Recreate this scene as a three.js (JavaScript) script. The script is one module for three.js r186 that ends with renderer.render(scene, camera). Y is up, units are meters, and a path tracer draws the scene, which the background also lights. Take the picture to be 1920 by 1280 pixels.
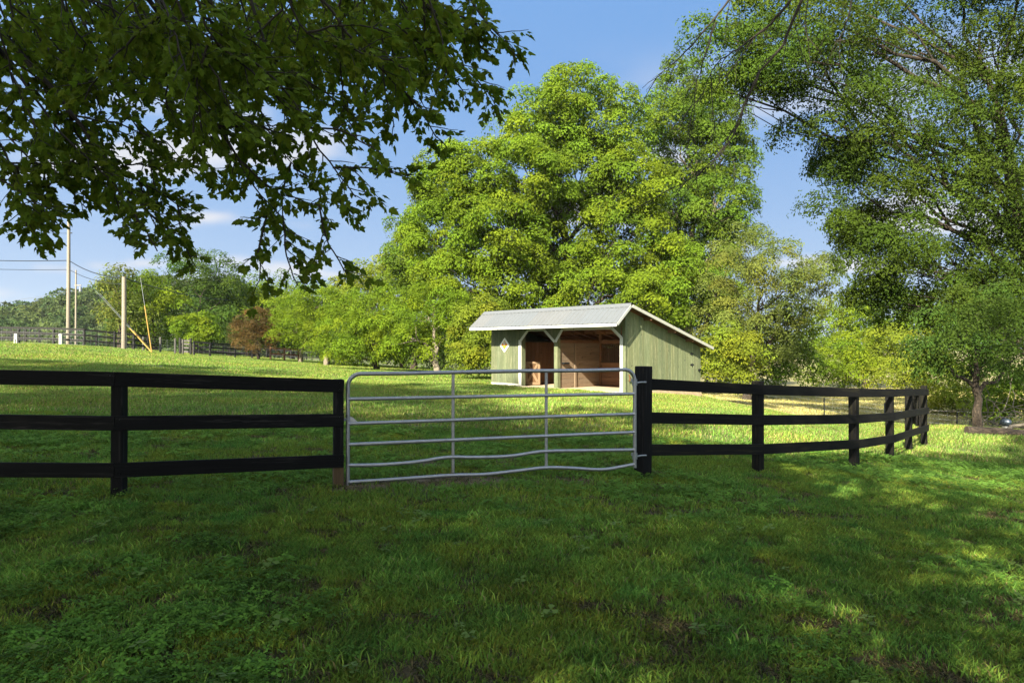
import * as THREE from 'three';

// ---------- camera, sky, sun, exposure ----------
const scene = new THREE.Scene();
const EYE = 1.55, FPX = 1280, HOR = 650;            // the photograph is 1920 x 1280, horizon near row 650
const camera = new THREE.PerspectiveCamera(53.13, 1920 / 1280, 0.05, 3000);
camera.position.set(0, EYE, 0);
camera.rotation.x = Math.atan((HOR - 640) / FPX);
const EXPOSURE = 3.8;
const SUN_EL = THREE.MathUtils.degToRad(34.4), SUN_AZ = THREE.MathUtils.degToRad(28.2);
const sun = new THREE.DirectionalLight(new THREE.Color().setRGB(1.0, 0.90, 0.69), 5);
sun.position.set(-Math.sin(SUN_AZ) * Math.cos(SUN_EL) * 120, Math.sin(SUN_EL) * 120, Math.cos(SUN_AZ) * Math.cos(SUN_EL) * 120);
sun.castShadow = true;
sun.shadow.mapSize.set(4096, 4096); sun.shadow.radius = 1;
Object.assign(sun.shadow.camera, { left: -70, right: 70, top: 70, bottom: -70, near: 1, far: 320 });
scene.add(sun); scene.add(sun.target);

// ---------- random numbers and noise ----------
function rng(seed) { let a = seed >>> 0; return () => { a = (a + 0x6d2b79f5) | 0; let t = Math.imul(a ^ (a >>> 15), 1 | a); t = (t + Math.imul(t ^ (t >>> 7), 61 | t)) ^ t; return ((t ^ (t >>> 14)) >>> 0) / 4294967296; }; }
const hash2 = (x, y) => { let h = Math.imul(x | 0, 374761393) + Math.imul(y | 0, 668265263); h = Math.imul(h ^ (h >>> 13), 1274126177); return ((h ^ (h >>> 16)) >>> 0) / 4294967296; };
const sm = (t) => t * t * (3 - 2 * t);
function vnoise(x, y, px = 0, py = 0) {
  const ix = Math.floor(x), iy = Math.floor(y), fx = sm(x - ix), fy = sm(y - iy);
  const w = (i, p) => (p ? ((i % p) + p) % p : i);
  const a = hash2(w(ix, px), w(iy, py)), b = hash2(w(ix + 1, px), w(iy, py)), c = hash2(w(ix, px), w(iy + 1, py)), d = hash2(w(ix + 1, px), w(iy + 1, py));
  return a + (b - a) * fx + (c - a) * fy + (a - b - c + d) * fx * fy;
}
const fbm = (x, y, o = 4) => { let s = 0, a = 0.5; for (let i = 0; i < o; i++, x = x * 2.03 + 7.1, y = y * 2.03 + 3.7, a *= 0.5) s += a * vnoise(x, y); return s / (1 - Math.pow(0.5, o)); };
const lerp = (a, b, t) => a + (b - a) * t, clamp = (x, a = 0, b = 1) => Math.min(b, Math.max(a, x)), step = (a, b, x) => sm(clamp((x - a) / (b - a)));

// ---------- the sky: a clear blue morning with a few small clouds ----------
{
  const SUN_DIR = sun.position.clone().normalize();
  const W = 1024, H = 512, data = new Float32Array(W * H * 4);
  const K = 1 / EXPOSURE;
  for (let j = 0; j < H; j++) {
    const up = ((j + 0.5) / H - 0.5) * Math.PI, y = Math.sin(up);
    for (let i = 0; i < W; i++) {
      const az = ((i + 0.5) / W - 0.5) * 2 * Math.PI, x = Math.cos(az) * Math.cos(up), z = Math.sin(az) * Math.cos(up);
      let r, g, b;
      if (y >= 0) {
        const t = 1 - Math.exp(-y * 5), away = Math.acos(clamp(x * SUN_DIR.x + y * SUN_DIR.y + z * SUN_DIR.z, -1, 1)), fillGlow = 2.2 * Math.exp(-away / 0.24) + 2.7 * Math.exp(-((away / 0.9) ** 2));  // broad sunward brightness added and raised to fill in the shaded foreground
        r = 0.68 - 0.54 * t + fillGlow; g = 0.82 - 0.46 * t + fillGlow * 0.93; b = 0.96 - 0.18 * t + fillGlow * 0.76;
        const k = 1 / (y + 0.12), n = fbm(x * k * 1.5 + 11.3, z * k * 2.6 + 4.2, 5);
        const c = step(0.57, 0.72, n) * step(0.03, 0.09, y) * (1 - step(0.22, 0.42, y));
        const shade = 0.86 + 0.14 * fbm(x * k * 4, z * k * 4, 3);
        r = lerp(r, 0.95 * shade, c * 0.85); g = lerp(g, 0.94 * shade, c * 0.85); b = lerp(b, 0.96 * shade, c * 0.85);
      } else { const t = clamp(-y * 4); r = lerp(0.60, 0.12, t); g = lerp(0.75, 0.15, t); b = lerp(0.92, 0.09, t); }
      const o = (j * W + i) * 4; data[o] = r * K; data[o + 1] = g * K; data[o + 2] = b * K; data[o + 3] = 1;
    }
  }
  const sky = new THREE.DataTexture(data, W, H, THREE.RGBAFormat, THREE.FloatType);
  sky.mapping = THREE.EquirectangularReflectionMapping; sky.magFilter = THREE.LinearFilter; sky.minFilter = THREE.LinearFilter; sky.needsUpdate = true;
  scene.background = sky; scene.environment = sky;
}

scene.fog = new THREE.FogExp2(new THREE.Color(0.80, 0.88, 1.0), 0.0001);
const renderer = new THREE.WebGLRenderer({ antialias: true });
renderer.toneMapping = THREE.LinearToneMapping; renderer.toneMappingExposure = EXPOSURE;
renderer.shadowMap.enabled = true; renderer.shadowMap.type = THREE.PCFSoftShadowMap;
renderer.setSize(1024, 682);

// ---------- helpers ----------
const V = (X, D, h) => new THREE.Vector3(X, h, -D);                                   // right, away, up
const at = (px, py, D) => V((px - 960) / FPX * D, D, EYE - (py - HOR) / FPX * D);     // where a spot of the photograph lies at a distance
const taken = new Map();
function numbered(name) { const n = taken.get(name) ?? 0; taken.set(name, n + 1); return n ? name + '_' + String(n).padStart(3, '0') : name; }
function tag(o, label, category, group, kind) { o.userData.label = label; o.userData.category = category; if (group) o.userData.group = group; if (kind) o.userData.kind = kind; return o; }
function thing(name, label, category, pos, turn = 0, group) { const o = new THREE.Group(); o.name = numbered(name); if (pos) o.position.copy(pos); o.rotation.y = turn; scene.add(o); return tag(o, label, category, group); }
function part(name, geo, mat, parent, kind) { const m = new THREE.Mesh(geo, mat); m.name = parent === scene ? numbered(name) : name; m.castShadow = m.receiveShadow = true; parent.add(m); if (kind) m.userData.kind = kind; return m; }

class Mb {   // gathers triangles
  constructor() { this.p = []; this.n = []; this.uv = []; this.c = []; this.i = []; }
  vert(p, n, u, v, c) { this.p.push(p.x, p.y, p.z); this.n.push(n.x, n.y, n.z); this.uv.push(u, v); this.c.push(...(c ?? [1, 1, 1])); return this.p.length / 3 - 1; }
  face(pts, c, uvs) { const a = pts[0], n = new THREE.Vector3().subVectors(pts[1], a).cross(new THREE.Vector3().subVectors(pts[2], a)).normalize(); const k = pts.map((p, j) => this.vert(p, n, uvs ? uvs[j][0] : p.x + p.z, uvs ? uvs[j][1] : p.y, c)); for (let j = 2; j < k.length; j++) this.i.push(k[0], k[j - 1], k[j]); }
  hex(q, c) { for (const f of [[0, 1, 2, 3], [7, 6, 5, 4], [0, 4, 5, 1], [1, 5, 6, 2], [2, 6, 7, 3], [3, 7, 4, 0]]) this.face(f.map((k) => q[k]), c, f.map((k) => [q[k].y * 0.5 + this.p.length * 0.013, q[k].x + q[k].z])); }
  tube(pts, radii, sides = 6, c, capEnds = true) {
    const up = new THREE.Vector3(), side = new THREE.Vector3(), dir = new THREE.Vector3(), q = new THREE.Vector3(), n = new THREE.Vector3();
    let first = -1, len = 0, prevSide = null;
    for (let k = 0; k < pts.length; k++) {
      dir.subVectors(pts[Math.min(k + 1, pts.length - 1)], pts[Math.max(k - 1, 0)]).normalize();
      if (!prevSide) { up.set(0, 1, 0); if (Math.abs(dir.y) > 0.9) up.set(1, 0, 0); side.crossVectors(dir, up).normalize(); } else { side.copy(prevSide).addScaledVector(dir, -prevSide.dot(dir)).normalize(); }
      prevSide = side.clone(); up.crossVectors(side, dir);
      if (k) len += pts[k].distanceTo(pts[k - 1]);
      const r = typeof radii === 'number' ? radii : radii[k];
      for (let s = 0; s <= sides; s++) {
        const a = s / sides * Math.PI * 2; n.copy(side).multiplyScalar(Math.cos(a)).addScaledVector(up, Math.sin(a)); q.copy(pts[k]).addScaledVector(n, r);
        const id = this.vert(q, n, s / sides, len, typeof c === 'function' ? c(q) : c); if (first < 0) first = id;
      }
    }
    const w = sides + 1;
    for (let k = 0; k + 1 < pts.length; k++) for (let s = 0; s < sides; s++) { const a = first + k * w + s; this.i.push(a, a + w, a + 1, a + 1, a + w, a + w + 1); }
    if (capEnds) for (const [k, s] of [[0, -1], [pts.length - 1, 1]]) { const d = new THREE.Vector3().subVectors(pts[Math.min(k + 1, pts.length - 1)], pts[Math.max(k - 1, 0)]).normalize().multiplyScalar(s); const ids = []; for (let j = 0; j < sides; j++) { const b = (first + k * w + j) * 3; ids.push(this.vert(new THREE.Vector3(this.p[b], this.p[b + 1], this.p[b + 2]), d, 0, 0, typeof c === 'function' ? c(pts[k]) : c)); } for (let j = 2; j < sides; j++) this.i.push(ids[0], ids[j - 1], ids[j]); }
    return this;
  }
  build() { const g = new THREE.BufferGeometry(); g.setAttribute('position', new THREE.Float32BufferAttribute(this.p, 3)); g.setAttribute('normal', new THREE.Float32BufferAttribute(this.n, 3)); g.setAttribute('uv', new THREE.Float32BufferAttribute(this.uv, 2)); g.setAttribute('color', new THREE.Float32BufferAttribute(this.c, 3)); g.setIndex(this.i); return g; }
}
// a sawn board with eased edges: size in metres, centred; grain runs along its longest side; colour may be a function of the point
function boardGeo(w, h, d, c = 0.004, r = Math.random, col) {
  const m = new Mb(), s = [w / 2, h / 2, d / 2], uo = r() * 7, vo = r() * 5;
  const long = w >= h && w >= d ? 'x' : h >= d ? 'y' : 'z';
  const P = (sx, sy, sz, ax) => new THREE.Vector3(sx * (s[0] - (ax === 0 ? 0 : c)), sy * (s[1] - (ax === 1 ? 0 : c)), sz * (s[2] - (ax === 2 ? 0 : c)));
  const F = (pts) => m.face(pts, undefined, pts.map((p) => [p[long] + uo, p.x + p.y + p.z - p[long] + vo]));
  const S = [-1, 1];
  for (const a of S) { F([P(a, -1, -1, 0), P(a, 1, -1, 0), P(a, 1, 1, 0), P(a, -1, 1, 0)]); F([P(-1, a, -1, 1), P(1, a, -1, 1), P(1, a, 1, 1), P(-1, a, 1, 1)]); F([P(-1, -1, a, 2), P(1, -1, a, 2), P(1, 1, a, 2), P(-1, 1, a, 2)]); }
  for (const a of S) for (const b of S) { F([P(a, b, -1, 0), P(a, b, 1, 0), P(a, b, 1, 1), P(a, b, -1, 1)]); F([P(a, -1, b, 0), P(a, 1, b, 0), P(a, 1, b, 2), P(a, -1, b, 2)]); F([P(-1, a, b, 1), P(1, a, b, 1), P(1, a, b, 2), P(-1, a, b, 2)]); for (const e of S) F([P(a, b, e, 0), P(a, b, e, 1), P(a, b, e, 2)]); }
  // turn every face outward
  for (let k = 0; k < m.i.length; k += 3) { const o = m.i[k] * 3; const nx = m.n[o], ny = m.n[o + 1], nz = m.n[o + 2]; if (nx * m.p[o] / s[0] + ny * m.p[o + 1] / s[1] + nz * m.p[o + 2] / s[2] < 0) { [m.i[k + 1], m.i[k + 2]] = [m.i[k + 2], m.i[k + 1]]; for (const id of [m.i[k], m.i[k + 1], m.i[k + 2]]) m.flip = (m.flip ?? new Set()).add(id); } }
  for (const id of m.flip ?? []) for (let a = 0; a < 3; a++) m.n[id * 3 + a] *= -1;
  if (col) for (let k = 0; k < m.p.length / 3; k++) { const q = col(m.p[k * 3], m.p[k * 3 + 1], m.p[k * 3 + 2]); m.c[k * 3] = q[0]; m.c[k * 3 + 1] = q[1]; m.c[k * 3 + 2] = q[2]; }
  return m.build();
}
// a board between two points, its height along `up`
function beam(a, b, height, thick, mat, parent, name, r, col, c = 0.004) {
  const len = a.distanceTo(b), m = part(name, boardGeo(len, height, thick, c, r, col), mat, parent);
  const x = new THREE.Vector3().subVectors(b, a).normalize(), z = new THREE.Vector3().crossVectors(x, Math.abs(x.y) > 0.98 ? new THREE.Vector3(1, 0, 0) : new THREE.Vector3(0, 1, 0)).normalize(), y = new THREE.Vector3().crossVectors(z, x);
  m.quaternion.setFromRotationMatrix(new THREE.Matrix4().makeBasis(x, y, z)); m.position.copy(a).add(b).multiplyScalar(0.5); return m;
}

// ---------- textures and materials ----------
function tex(w, h, f, srgb = true, rx = 1, ry = 1) {
  const d = new Uint8Array(w * h * 4);
  for (let j = 0; j < h; j++) for (let i = 0; i < w; i++) { const c = f(i / w, j / h), o = (j * w + i) * 4; d[o] = clamp(c[0]) * 255; d[o + 1] = clamp(c[1]) * 255; d[o + 2] = clamp(c[2]) * 255; d[o + 3] = 255; }
  const t = new THREE.DataTexture(d, w, h); t.wrapS = t.wrapT = THREE.RepeatWrapping; t.magFilter = THREE.LinearFilter; t.repeat.set(rx, ry); if (srgb) t.colorSpace = THREE.SRGBColorSpace; t.needsUpdate = true; return t;
}
const pn = (u, v, a, b) => vnoise(u * a, v * b, a, b);
const grain = (u, v) => 0.5 * pn(u, v, 8, 96) + 0.3 * pn(u, v, 16, 200) + 0.2 * pn(u, v, 60, 240);
const woodTex = (c0, c1, wear, wc, amt) => tex(512, 256, (u, v) => { const g = grain(u, v), w = step(wear, wear + 0.18, 0.6 * pn(u, v, 5, 24) + 0.4 * pn(u, v, 22, 90)) * amt; const knot = step(0.90, 0.96, pn(u, v, 9, 14)) * 0.35; return [0, 1, 2].map((k) => lerp(lerp(c0[k], c1[k], g), wc[k], w) * (1 - knot)); }, true, 0.5, 2);
const grainBump = tex(512, 256, (u, v) => { const g = grain(u, v); return [g, g, g]; }, false, 0.5, 2);
const std = (o) => new THREE.MeshStandardMaterial(o);
const paint = (o) => new THREE.MeshPhysicalMaterial({ specularIntensity: 0.35, ...o });
const blackPaint = paint({ map: woodTex([0.022, 0.022, 0.024], [0.075, 0.073, 0.072], 0.62, [0.21, 0.20, 0.19], 0.6), roughness: 0.8, bumpMap: grainBump, bumpScale: 0.003, vertexColors: true });
const mossyPaint = paint({ map: woodTex([0.028, 0.028, 0.028], [0.085, 0.082, 0.074], 0.58, [0.18, 0.175, 0.10], 0.6), roughness: 0.8, bumpMap: grainBump, bumpScale: 0.003, vertexColors: true });
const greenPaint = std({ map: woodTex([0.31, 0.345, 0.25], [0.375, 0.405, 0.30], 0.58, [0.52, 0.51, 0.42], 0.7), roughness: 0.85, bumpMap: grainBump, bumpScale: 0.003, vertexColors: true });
const litGreenPaint = std({ map: woodTex([0.385, 0.42, 0.30], [0.46, 0.49, 0.36], 0.58, [0.60, 0.59, 0.46], 0.7), roughness: 0.85, bumpMap: grainBump, bumpScale: 0.003, vertexColors: true });   // gable copy of the green, yellower and lightened to imitate stronger sun there
const whitePaint = std({ map: woodTex([0.70, 0.71, 0.69], [0.77, 0.78, 0.77], 0.72, [0.6, 0.58, 0.53], 0.5), roughness: 0.7, bumpMap: grainBump, bumpScale: 0.002, vertexColors: true });
const brownWood = std({ map: woodTex([0.36, 0.25, 0.165], [0.52, 0.38, 0.265], 0.66, [0.22, 0.15, 0.10], 0.6), roughness: 0.85, bumpMap: grainBump, bumpScale: 0.003, vertexColors: true });
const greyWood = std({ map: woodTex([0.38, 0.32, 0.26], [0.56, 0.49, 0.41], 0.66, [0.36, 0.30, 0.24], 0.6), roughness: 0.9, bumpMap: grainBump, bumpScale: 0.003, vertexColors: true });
const poleWood = std({ map: woodTex([0.46, 0.43, 0.39], [0.60, 0.57, 0.53], 0.6, [0.38, 0.35, 0.31], 0.6), roughness: 0.9, vertexColors: true });
const galv = std({ map: tex(256, 256, (u, v) => { const n = 0.5 * pn(u, v, 24, 24) + 0.5 * pn(u, v, 80, 80), r = step(0.72, 0.9, pn(u, v, 6, 10)) * 0.25; const b = lerp(0.60, 0.76, n); return [b - r * 0.1, b - r * 0.16, b + 0.015 - r * 0.25]; }, true, 1, 2), roughness: 0.42, metalness: 0.75, vertexColors: true });
const steel = std({ color: 0x8f9396, roughness: 0.45, metalness: 0.8 });
const rust = std({ color: 0x7a4526, roughness: 0.85, metalness: 0.3 });
const darkMetal = std({ color: 0x22262a, roughness: 0.5, metalness: 0.6 });
const roofMetal = std({ map: tex(128, 512, (u, v) => { const n = 0.5 * pn(u, v, 6, 60) + 0.5 * pn(u, v, 50, 20), b = 0.385 + 0.02 * n; return [b, b + 0.015, b + 0.03]; }, true, 1, 1), roughness: 0.55, metalness: 0.25, vertexColors: true });
const barkTex = (c0, c1) => tex(256, 512, (u, v) => { const r = Math.abs(pn(u, v, 10, 14) - 0.5) * 2, f = pn(u, v, 40, 60), t = clamp(0.7 * r + 0.4 * f - 0.05); return [0, 1, 2].map((k) => lerp(c0[k], c1[k], t)); }, true, 3, 0.7);
const barkBump = tex(256, 512, (u, v) => { const r = Math.abs(pn(u, v, 10, 14) - 0.5) * 2 * 0.7 + 0.3 * pn(u, v, 40, 60); return [r, r, r]; }, false, 3, 0.7);
const bark = std({ map: barkTex([0.13, 0.11, 0.09], [0.36, 0.31, 0.26]), bumpMap: barkBump, bumpScale: 0.02, roughness: 0.95 });
const paleBark = std({ map: barkTex([0.34, 0.31, 0.27], [0.62, 0.58, 0.50]), bumpMap: barkBump, bumpScale: 0.012, roughness: 0.95 });
const twigBark = std({ color: new THREE.Color().setRGB(0.030, 0.024, 0.018), roughness: 0.9 });
const leafMat = (r, g, b, t = 0.42) => new THREE.MeshPhysicalMaterial({ color: new THREE.Color().setRGB(r, g, b), roughness: 1, transmission: t, thickness: 0, side: THREE.DoubleSide, specularIntensity: 0.12 });
const leafVC = new THREE.MeshPhysicalMaterial({ vertexColors: true, roughness: 1, transmission: 0.38, thickness: 0, side: THREE.DoubleSide, specularIntensity: 0.12 });

// ---------- terrain ----------
const CTRL = [[0, 0, 0], [-5, 3, 0.05], [5, 3, -0.1], [9, 5, -0.3], [-3.92, 6.74, 0.086], [-5.2, 6.7, 0.1], [-1.97, 7.65, -0.03], [0, 8.1, -0.05], [0.9, 8.4, -0.09], [1.7, 8.8, -0.17], [2.2, 9.0, -0.18], [3.56, 9.7, -0.24], [5.69, 11.2, -0.46], [7.06, 12.6, -0.54], [8.4, 14.3, -0.66], [9.75, 16, -0.78],
  [12.7, 17, -0.87], [13.7, 20, -0.87], [14.6, 20.4, -0.92], [12.4, 27, -1.5], [14.3, 26.4, -1.75], [16.5, 25.5, -1.95], [9.5, 27.6, -0.95], [7.7, 28, -0.5], [10, 21, -0.8], [4.05, 24.3, -0.15], [-0.9, 29.8, -0.12], [1.6, 27, -0.14], [4, 17, -0.1], [0, 18, 0], [-5, 18, 0.1], [-8, 12, 0.25], [-15, 20, 0.5], [-20, 30, 0.9], [-25, 36, 1.15],
  [-37.5, 50, 1.75], [-32, 50.5, 1.6], [-28.4, 50, 1.36], [-27, 51.5, 1.1], [-27, 58, 0.78], [-21.8, 62, 0.43], [-18.7, 60, 0.24], [-15, 55, 0.09], [-9.4, 50, -0.13], [-3.9, 45, -0.15], [-14, 40, 0.35], [-8, 32, 0.1], [17, 45, -2.0], [26, 45, -2.0], [15, 60, -2.3], [35, 60, -2.4], [24, 33, -2.1], [5, 45, -0.9], [5, 60, -1.2], [-45, 62, 1.9], [-40, 75, 0.8], [-60, 70, 0.8], [-20, 80, -0.5], [10, 90, -2], [0, -10, 0], [-16, -8, 0.3], [16, -8, -0.4], [22, 12, -1.0], [-30, 10, 0.9], [-50, 35, 1.7]];
for (let k = 0; k < 16; k++) { const a = k / 16 * Math.PI * 2; CTRL.push([Math.sin(a) * 150, Math.cos(a) * 150 + 25, -1.2 - 0.5 * Math.sin(a)]); }
const tps = (r2) => (r2 > 1e-9 ? 0.5 * r2 * Math.log(r2) : 0);
const SOL = (() => {
  const n = CTRL.length, N = n + 3, A = [];
  for (let i = 0; i < n; i++) { const row = new Float64Array(N + 1); for (let j = 0; j < n; j++) row[j] = tps((CTRL[i][0] - CTRL[j][0]) ** 2 + (CTRL[i][1] - CTRL[j][1]) ** 2); row[i] += 0.6; row[n] = 1; row[n + 1] = CTRL[i][0]; row[n + 2] = CTRL[i][1]; row[N] = CTRL[i][2]; A.push(row); }
  for (let c = 0; c < 3; c++) { const row = new Float64Array(N + 1); for (let j = 0; j < n; j++) row[j] = c ? CTRL[j][c - 1] : 1; A.push(row); }
  for (let c = 0; c < N; c++) { let p = c; for (let r = c + 1; r < N; r++) if (Math.abs(A[r][c]) > Math.abs(A[p][c])) p = r; [A[c], A[p]] = [A[p], A[c]]; for (let r = 0; r < N; r++) if (r !== c && A[r][c]) { const f = A[r][c] / A[c][c]; for (let k = c; k <= N; k++) A[r][k] -= f * A[c][k]; } }
  return A.map((row, i) => row[N] / row[i]);
})();
function ground(X, D) {
  const rr = Math.hypot(X, D - 25), k = rr > 145 ? 145 / rr : 1, x = X * k, d = (D - 25) * k + 25, n = CTRL.length;
  let h = SOL[n] + SOL[n + 1] * x + SOL[n + 2] * d;
  for (let j = 0; j < n; j++) h += SOL[j] * tps((x - CTRL[j][0]) ** 2 + (d - CTRL[j][1]) ** 2);
  return h + (fbm(X * 0.45 + 50, D * 0.45 + 50, 3) - 0.5) * 0.07 + (vnoise(X * 1.3 + 9, D * 1.3) - 0.5) * 0.05;
}
const G = (X, D, up = 0) => V(X, D, ground(X, D) + up);
// where the turf is worn to bare earth: along the gate, at the posts and before the shed
const GATE_A = [-1.86, 7.74], GATE_B = [1.555, 8.65];
function bare(X, D) {
  const dx = GATE_B[0] - GATE_A[0], dd = GATE_B[1] - GATE_A[1], l = Math.hypot(dx, dd), t = ((X - GATE_A[0]) * dx + (D - GATE_A[1]) * dd) / l, q = ((X - GATE_A[0]) * -dd + (D - GATE_A[1]) * dx) / l;
  const n = fbm(X * 1.6 + 3, D * 1.6 + 9, 4);
  let b = step(0.5, 1.0, (1 - Math.abs(q + 0.12) / 0.85) * step(-0.7, 0.1, t) * step(4.6, 1.2, t) * 1.15 + (n - 0.5) * 1.5 + 0.15);
  b = Math.max(b, step(0.52, 0.75, (1 - Math.hypot((X + 3.0) / 1.9, (D - 9.1) / 0.55)) * 0.8 + (n - 0.5) * 1.3 + 0.1));
  b = Math.max(b, step(0.5, 0.8, (1 - Math.hypot((X + 0.6) / 1.3, (D - 9.3) / 0.7)) * 0.8 + (n - 0.5) * 1.3 + 0.1));
  b = Math.max(b, step(0.66, 0.8, n + 0.16 * (1 - Math.min(1, Math.hypot(X - 0.3, D - 3.3) / 0.5))) * 0.45);
  return b;
}
const pale = (X, D) => step(-0.8, 1.2, D - (28.4 - 0.28 * (X - 8.5))) * step(8.2, 10.5, X);      // the drier pasture past the wire
const soilTex = tex(512, 512, (u, v) => { const n = 0.45 * pn(u, v, 20, 20) + 0.35 * pn(u, v, 70, 70) + 0.3 * pn(u, v, 200, 200); return [0.55 + 0.45 * n, 0.55 + 0.45 * n, 0.55 + 0.45 * n]; }, true, 0.7, 0.7);
{
  const NU = 260, NV = 300, p = [], c = [], uv = [], idx = [];
  const warpX = (u) => Math.sinh(u * 5.4) / Math.sinh(5.4) * 700, warpD = (v) => (v < 0.12 ? lerp(-500, -8, Math.pow(v / 0.12, 0.25)) : -8 + Math.sinh((v - 0.12) / 0.88 * 5.2) / Math.sinh(5.2) * 800);
  for (let j = 0; j <= NV; j++) for (let i = 0; i <= NU; i++) {
    const X = warpX(i / NU * 2 - 1), D = warpD(j / NV), h = ground(X, D); p.push(X, h, -D); uv.push(X, D);
    const b = bare(X, D), pl = pale(X, D), n = fbm(X * 0.25, D * 0.25, 3);
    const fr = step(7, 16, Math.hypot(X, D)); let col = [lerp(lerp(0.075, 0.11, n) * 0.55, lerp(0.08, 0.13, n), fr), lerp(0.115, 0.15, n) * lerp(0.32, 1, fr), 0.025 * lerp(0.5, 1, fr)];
    col = [lerp(col[0], 0.30, pl), lerp(col[1], 0.27, pl), lerp(col[2], 0.10, pl)]; col = [lerp(col[0], 0.20, b), lerp(col[1], 0.14, b), lerp(col[2], 0.07, b)];
    c.push(...col);
  }
  for (let j = 0; j < NV; j++) for (let i = 0; i < NU; i++) { const a = j * (NU + 1) + i; idx.push(a, a + 1, a + NU + 1, a + 1, a + NU + 2, a + NU + 1); }
  const g = new THREE.BufferGeometry(); g.setAttribute('position', new THREE.Float32BufferAttribute(p, 3)); g.setAttribute('uv', new THREE.Float32BufferAttribute(uv, 2)); g.setAttribute('color', new THREE.Float32BufferAttribute(c, 3)); g.setIndex(idx); g.computeVertexNormals();
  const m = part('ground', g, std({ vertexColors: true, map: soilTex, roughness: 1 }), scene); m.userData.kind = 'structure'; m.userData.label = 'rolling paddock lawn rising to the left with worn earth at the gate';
}

// ---------- the wooded hill far left ----------
const HILL = [[-520, -4], [-330, 4], [-262, 8], [-217, 11], [-194, 15], [-171, 19], [-150, 25], [-120, 24], [-90, 16], [-50, 8], [0, 2], [80, -4]];
function hillTop(X) { let k = 0; while (k < HILL.length - 2 && X > HILL[k + 1][0]) k++; const t = clamp((X - HILL[k][0]) / (HILL[k + 1][0] - HILL[k][0])); return lerp(HILL[k][1], HILL[k + 1][1], sm(t)); }
const hillH = (X, D) => hillTop(X) * step(165, 290, D) * step(620, 320, D) * 1.0 - 3 + (fbm(X * 0.02, D * 0.02, 3) - 0.5) * 6;
{
  const p = [], idx = [], N = 70, M = 40;
  for (let j = 0; j <= M; j++) for (let i = 0; i <= N; i++) { const X = -540 + i * 10, D = 150 + j * 12; p.push(X, hillH(X, D), -D); }
  for (let j = 0; j < M; j++) for (let i = 0; i < N; i++) { const a = j * (N + 1) + i; idx.push(a, a + 1, a + N + 1, a + 1, a + N + 2, a + N + 1); }
  const g = new THREE.BufferGeometry(); g.setAttribute('position', new THREE.Float32BufferAttribute(p, 3)); g.setIndex(idx); g.computeVertexNormals();
  const m = part('hill', g, std({ color: new THREE.Color().setRGB(0.035, 0.055, 0.02), roughness: 1 }), scene); m.userData.kind = 'structure'; m.userData.label = 'long wooded hill on the skyline at the far left';
}

// ---------- foliage ----------
// a spray: leaves along a few drooping twiglets, filling a disc of radius 1 whose upper side is +y
function sprayGeo(seed, n, len, wid, droop = 0.35, thick = 0.3) {
  const r = rng(seed), p = [], T = new THREE.Vector3(), S = new THREE.Vector3(), N = new THREE.Vector3(), O = new THREE.Vector3(), q = new THREE.Vector3();
  for (let k = 0; k < n; k++) {
    const a = r() * 6.283, rad = Math.sqrt(r());
    O.set(Math.cos(a) * rad, (r() - 0.5) * thick - droop * rad * rad * 0.6, Math.sin(a) * rad);
    const ta = a + (r() - 0.5) * 2.2; T.set(Math.cos(ta), -droop - 0.5 * r(), Math.sin(ta)).normalize();
    N.set((r() - 0.5) * 1.3, 1, (r() - 0.5) * 1.3).normalize(); S.crossVectors(T, N).normalize(); N.crossVectors(S, T);
    const L = len * (0.7 + 0.6 * r()), w = wid * (0.7 + 0.6 * r()), f = 0.25 * w;
    const A = O.clone(), B = q.copy(O).addScaledVector(T, L).clone(), C = q.copy(O).addScaledVector(T, L * 0.42).addScaledVector(S, w / 2).addScaledVector(N, f).clone(), E = q.copy(O).addScaledVector(T, L * 0.42).addScaledVector(S, -w / 2).addScaledVector(N, f).clone();
    for (const v of [A, C, B, A, B, E]) p.push(v.x, v.y, v.z);
  }
  const g = new THREE.BufferGeometry(); g.setAttribute('position', new THREE.Float32BufferAttribute(p, 3)); return g;
}
const SPRAYS = { broad: sprayGeo(11, 28, 0.36, 0.20), fine: sprayGeo(12, 28, 0.40, 0.145, 0.5, 0.4), thin: sprayGeo(13, 14, 0.50, 0.17, 0.8, 0.5), near: sprayGeo(14, 20, 0.30, 0.15, 0.5, 0.35), mass: sprayGeo(15, 26, 0.5, 0.36) };
const UP = new THREE.Vector3(0, 1, 0);
function instanced(name, geo, mat, list, parent, origin) {   // list: {p, n (up), s, c, spin}
  const m = new THREE.InstancedMesh(geo, mat, list.length), M = new THREE.Matrix4(), Q = new THREE.Quaternion(), R = new THREE.Quaternion(), P = new THREE.Vector3(), S = new THREE.Vector3(), C = new THREE.Color();
  list.forEach((e, k) => { Q.setFromUnitVectors(UP, e.n); R.setFromAxisAngle(UP, e.spin); Q.multiply(R); P.copy(e.p); if (origin) P.sub(origin); if (typeof e.s === 'number') S.setScalar(e.s); else S.set(...e.s); M.compose(P, Q, S); m.setMatrixAt(k, M); if (e.c) { C.setRGB(...e.c); m.setColorAt(k, C); } });
  m.name = parent === scene ? numbered(name) : name; m.userData.kind = 'stuff'; m.castShadow = m.receiveShadow = true; parent.add(m); return m;
}
function bendy(a, b, r, wob, n = 5, sag = 0) { const out = [], d = a.distanceTo(b); for (let k = 0; k <= n; k++) { const t = k / n, e = Math.sin(t * Math.PI) * wob * d; out.push(new THREE.Vector3().lerpVectors(a, b, t).add(new THREE.Vector3((r() - 0.5) * e, (r() - 0.5) * e + Math.sin(t * Math.PI) * sag * d, (r() - 0.5) * e))); } return out; }
let sprayTotal = 0;
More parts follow.
